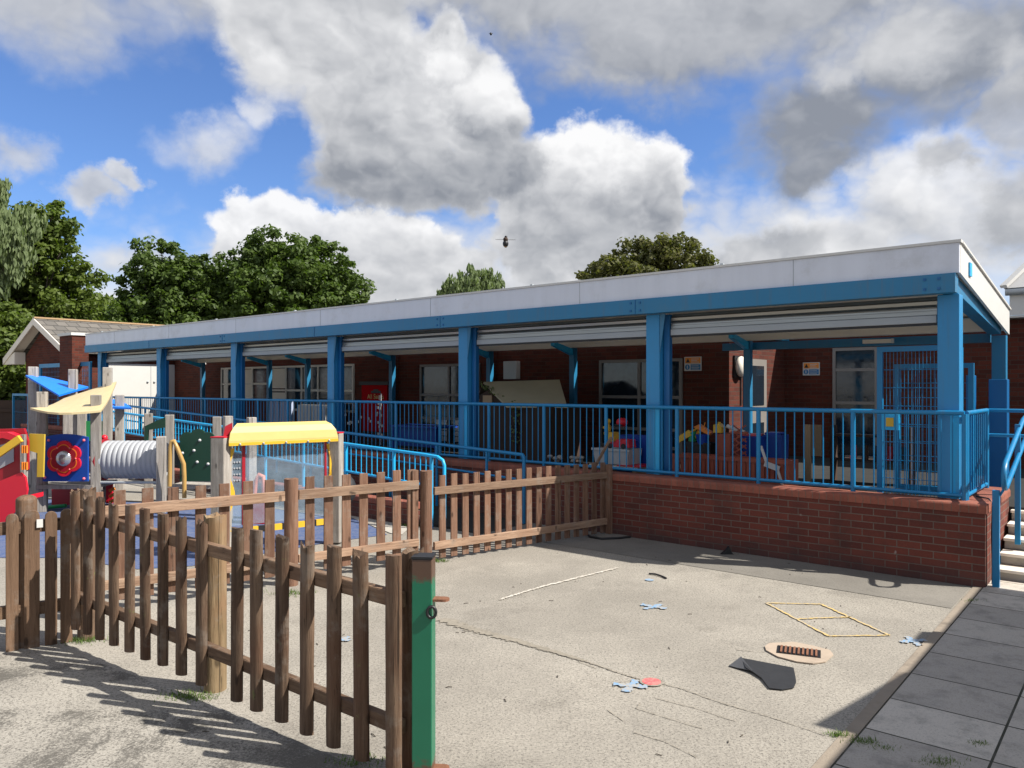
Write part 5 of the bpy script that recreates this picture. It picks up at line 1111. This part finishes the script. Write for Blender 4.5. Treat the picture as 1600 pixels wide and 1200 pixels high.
for x, s in ((0.05, 1), (LS - 0.09, -1)):
    a_ = wavy(x + 0.02, s); b_ = [(x - 0.02 * s, z) for _, z in a_]
    ps_.part('wavy_edge', MB().prism(a_ + b_[::-1], -0.03, 0.0), M['yellow'])
ps_.part('red_edge', MB().box(LS - 0.13, LS - 0.105, -0.02, 0.01, 0.3, 1.28), M['darkred'])
ps_.part('red_panel', MB().box(0.20, 0.235, -0.02, 0.01, 0.36, 1.28), M['darkred'])
cm = MB()
for i in range(3):
    for j in range(4): cm.tube([(0.11 + 0.03 * i, -0.022, 0.88 + 0.07 * j), (0.11 + 0.03 * i, -0.014, 0.88 + 0.07 * j)], 0.010, 8)
ps_.part('counting_pegs', cm, M['tunnel'])
for k in range(8):
    x = 0.1 + k * (LS - 0.2) / 8; ps_.part('base_stripe', MB().box(x, x + (LS - 0.2) / 8 - 0.002, -0.03, 0.01, 0.26, 0.33), M['yellow' if k % 2 else 'black'])
ps_.part('counter', MB().box(0.08, LS - 0.08, 0.02, 0.25, 0.62, 0.66), M['darkred'])
# rear posts behind the shop
for px, d, yt, lb in ((356, 11.2, 650, 'left'), (393, 11.4, 652, 'right')):
    x = (px - 800) / 1200 * d; zt = 1.95 - (yt - 605) * d / 1200
    ps_.part('rear_post', MB().box(*(lambda c: (c[0] - .06, c[0] + .06, c[1] - .06, c[1] + .06))(FS.inv(x, d)), 0, zt), M['greywood'], bevel=0.01)
rs = Thing('spring_rider', 'small salmon pink hoop toy behind the play shop window', 'play toy', W, (*A(407, 0, 11.0)[:2], 0))
rs.part('hoop', MB().tube([A(398, 770, 11), A(400, 752, 11), A(405, 742, 11), A(411, 745, 11), A(413, 770, 11)], 0.035), pmat('salmon', (0.65, 0.22, 0.14), 0.5))
rs.part('base', MB().box(A(395, 0, 11)[0], A(416, 0, 11)[0], 10.9, 11.1, 0.0, 0.42), M['darkred'])
bl_ = Thing('play_boulder', 'dark round play boulder behind the right post of the play shop', 'boulder', W, (*A(537, 0, 10.8)[:2], 0))
bl_.part('stone', MB().sphere(A(538, 765, 10.8), 0.17, 0.17, 0.22), M['rubber_black'])

# ------------------------------------------------------------ trees
def crown_mesh(name, mat, lobes, nclump, per, leaf, droop=0.0, seed=1, elong=1.0):
    r = np.random.default_rng(seed); L = np.array(lobes, float); vol = L[:, 3] * L[:, 4] * L[:, 5]; pick = r.choice(len(L), nclump, p=vol / vol.sum())
    d = r.normal(size=(nclump, 3)); d /= np.linalg.norm(d, axis=1)[:, None]; rad = r.random(nclump) ** 0.40
    cl = L[pick, :3] + d * rad[:, None] * L[pick, 3:6] * (1 + 0.10 * r.normal(size=(nclump, 1)))
    csz = r.uniform(0.4, 1.2, nclump) * (leaf * 2.0 + 0.28)
    ci = np.repeat(np.arange(nclump), per); N = len(ci)
    o = r.normal(size=(N, 3)); o /= np.linalg.norm(o, axis=1)[:, None]; o *= (r.random(N) ** 0.5)[:, None] * csz[ci][:, None]; o[:, 2] *= 0.7
    if droop: o[:, 2] -= r.random(N) * droop; o[:, :2] *= 0.6
    c = cl[ci] + o
    nrm = o + np.array([0, 0, 0.6]) * np.linalg.norm(o, axis=1)[:, None] + r.normal(size=(N, 3)) * leaf * 1.6; nrm /= np.linalg.norm(nrm, axis=1)[:, None]
    a = np.cross(nrm, r.normal(size=(N, 3))); a /= np.linalg.norm(a, axis=1)[:, None]; b = np.cross(nrm, a)
    if droop: a = a * 0.25 + np.array([0, 0, -1.0]); a /= np.linalg.norm(a, axis=1)[:, None]; b = np.cross(nrm, a); b /= np.linalg.norm(b, axis=1)[:, None] + 1e-9
    s = leaf * r.uniform(0.6, 1.25, N)[:, None]
    v = np.stack([c - a * s * elong, c + b * s * 0.62, c + a * s * elong, c - b * s * 0.62], 1).reshape(-1, 3)
    me = bpy.data.meshes.new(name); me.vertices.add(4 * N); me.vertices.foreach_set('co', v.ravel()); me.loops.add(4 * N); me.loops.foreach_set('vertex_index', np.arange(4 * N, dtype=np.int32))
    me.polygons.add(N); me.polygons.foreach_set('loop_start', np.arange(0, 4 * N, 4, dtype=np.int32)); me.polygons.foreach_set('loop_total', np.full(N, 4, dtype=np.int32)); me.update(); me.validate(); me.materials.append(mat)
    return me, cl
def tree(name, label, base, lobes, mat, nclump, per, leaf, seed, droop=0, group='trees behind the school', tr=0.3, elong=1.0):
    t = Thing(name, label, 'tree', W, (base[0], base[1], 0), group)
    lob = [(l[0] - base[0], l[1] - base[1], l[2], l[3], l[4], l[5]) for l in lobes]
    me, cl = crown_mesh('crown', mat, lob, nclump, per, leaf, droop, seed, elong)
    o = bpy.data.objects.new('crown', me); C.objects.link(o); o.parent = t.o
    mb = MB(); rnd = random.Random(seed); ztop = max(l[2] for l in lob)
    mb.tube([(0, 0, 0), (0.1, 0.05, ztop * .35), (-0.05, 0, ztop * .7), (0.05, 0, ztop)], [tr, tr * .8, tr * .5, tr * .15], 9)
    for k in range(44):
        tgt = cl[rnd.randrange(len(cl))]; z0 = ztop * rnd.uniform(.3, .8); m_ = Vector((tgt[0] * .45, tgt[1] * .45, z0 + (tgt[2] - z0) * .55 + .2))
        mb.tube([(0, 0, z0), tuple(m_), tuple(tgt)], [tr * .35, tr * .2, 0.02], 5)
    t.part('trunk', MB_shift(mb, base), M['bark'])
def MB_shift(mb, base):
    m = MB(); m.v = [(p[0] + base[0], p[1] + base[1], p[2]) for p in mb.v]; m.f = mb.f; m.sm = mb.sm; return m
def lobe(px, py, d, rpx, rpy, dd=0): x, y, z = at(px, py, d + dd); return (x, y, z, rpx * d / 1200, rpx * d / 1200 * .9, rpy * d / 1200)
D = 42
tree('broadleaf_tree', 'dark rounded broadleaf tree with an uneven crown, second from the left', (at(262, 0, D)[0], D), [lobe(250, 425, D, 52, 45), lobe(290, 450, D, 60, 50), lobe(215, 470, D, 40, 48), lobe(330, 440, D, 45, 45), lobe(270, 500, D, 95, 50)], M['leaf'], 620, 62, 0.13, 11)
tree('broadleaf_tree', 'largest rounded broadleaf tree, rising above the middle of the long roof', (at(450, 0, D + 2)[0], D + 2), [lobe(430, 410, D, 55, 48), lobe(400, 440, D, 60, 60), lobe(490, 430, D, 62, 55), lobe(455, 470, D, 110, 70), lobe(535, 470, D, 44, 52), lobe(370, 480, D, 45, 50)], M['leaf'], 950, 62, 0.13, 12)
tree('broadleaf_tree', 'bushy green brown tree crown showing over the right half of the roof', (at(1010, 0, D + 6)[0], D + 6), [lobe(1045, 402, D, 52, 36), lobe(1000, 412, D, 45, 36), lobe(960, 420, D, 40, 38), lobe(1085, 412, D, 34, 34), lobe(930, 442, D, 30, 30), lobe(1010, 460, D, 100, 50)], M['leaf_autumn'], 520, 50, 0.13, 13)
tree('willow_tree', 'small pale green wispy tree just above the roof line', (at(735, 0, 50)[0], 50), [lobe(740, 455, 50, 48, 34), lobe(762, 440, 50, 20, 18), lobe(710, 460, 50, 28, 24)], M['leaf_willow'], 330, 40, 0.10, 14, droop=0.25, elong=1.5)
D = 33
tree('broadleaf_tree', 'sunlit yellow green tree at the left edge, reaching over the gable', (at(60, 0, D)[0], D), [lobe(60, 360, D, 60, 50), lobe(20, 400, D, 70, 75), lobe(105, 420, D, 50, 38), lobe(80, 470, D, 85, 55), lobe(125, 490, D, 42, 30), lobe(30, 540, D, 75, 60), lobe(-40, 480, D, 90, 140)], M['leaf_bright'], 900, 64, 0.115, 15)
tree('willow_tree', 'pale weeping willow cut off by the left edge of the picture', (at(-30, 0, 30)[0], 30), [lobe(-25, 310, 30, 32, 55), lobe(0, 385, 30, 48, 50), lobe(-40, 380, 30, 60, 90), lobe(25, 350, 30, 40, 30)], M['leaf_willow'], 620, 50, 0.085, 16, droop=0.35, elong=1.6)
tree('hedge_shrub', 'large leafy shrub in front of the gable at the left edge', (at(5, 0, 27.5)[0], 27.5), [lobe(5, 530, 27.5, 42, 55), lobe(20, 590, 27.5, 30, 40), lobe(-30, 570, 27.5, 45, 70), lobe(0, 640, 27.5, 40, 40)], M['leaf_bright'], 330, 54, 0.10, 17, tr=0.12)
tree('hedge_shrub', 'dark background trees low behind the long roof', (at(180, 0, 52)[0], 52), [lobe(180, 520, 52, 120, 45), lobe(60, 560, 52, 120, 60), lobe(330, 520, 52, 110, 40)], M['leaf'], 700, 30, 0.26, 18)
# dark paling fence beyond the far left gate
s = Thing('paling_fence', 'dark paling fence under the trees beyond the small blue gate', 'fence', W, (-19, 26, 0))
s.part('palings', MB().box(*(lambda a, b: (a, b, 26.5, 26.54, 0, 1.5))(at(-200, 0, 26.5)[0], at(40, 0, 26.5)[0])), M['dark'])
s.part('rail', MB().box(*(lambda a, b: (a, b, 26.44, 26.49, 1.1, 1.2))(at(-200, 0, 26.5)[0], at(40, 0, 26.5)[0])), M['dark'])

# ------------------------------------------------------------ bumblebee in flight
bc = at(790, 378, 0.95)
bee = Thing('bumblebee', 'bumblebee hovering in front of the clouds above the roof', 'bee', W, bc)
bee.part('abdomen', MB().sphere((bc[0], bc[1], bc[2] - 0.0022), 0.0036, 0.0040, 0.0045, 12, 8), M['black'])
bee.part('thorax', MB().sphere((bc[0], bc[1], bc[2] + 0.0030), 0.0031, 0.0034, 0.0030, 12, 8), M['dark'])
bee.part('head', MB().sphere((bc[0] + 0.0004, bc[1], bc[2] + 0.0062), 0.0018, 0.0018, 0.0016, 10, 6), M['black'])
bee.part('tail_band', MB().sphere((bc[0], bc[1], bc[2] - 0.0052), 0.0022, 0.0026, 0.0020, 10, 6), M['cardboard'])
wm = bpy.data.materials.new('insect_wing'); wm.use_nodes = True; wm.node_tree.nodes['Principled BSDF'].inputs['Base Color'].default_value = (0.1, 0.1, 0.1, 1); wm.node_tree.nodes['Principled BSDF'].inputs['Alpha'].default_value = 0.45
for s_ in (-1, 1):
    P = [(bc[0] + s_ * (0.002 + 0.0055 * (1 - math.cos(R(q))) / 1), bc[1] + 0.002 * math.sin(R(q)), bc[2] + 0.0028 + 0.0009 * math.sin(R(q)) + s_ * -0.0002) for q in range(0, 360, 30)]
    bee.part('wing', MB().add(P + [(p[0], p[1], p[2] + .0001) for p in P], [tuple(range(12)), tuple(reversed(range(12, 24)))] + [(i, i + 12, (i + 1) % 12 + 12, (i + 1) % 12) for i in range(12)]), wm)
b2 = at(767, 53, 2.6)
s = Thing('bumblebee', 'tiny dark insect high in the clouds, farther off than the hovering bee', 'bee', W, b2)
s.part('body', MB().sphere(b2, 0.004, 0.004, 0.005, 8, 6), M['black']); s.part('wing', MB().sphere((b2[0], b2[1], b2[2] + .002), 0.008, 0.002, 0.0006, 8, 6), M['black'])
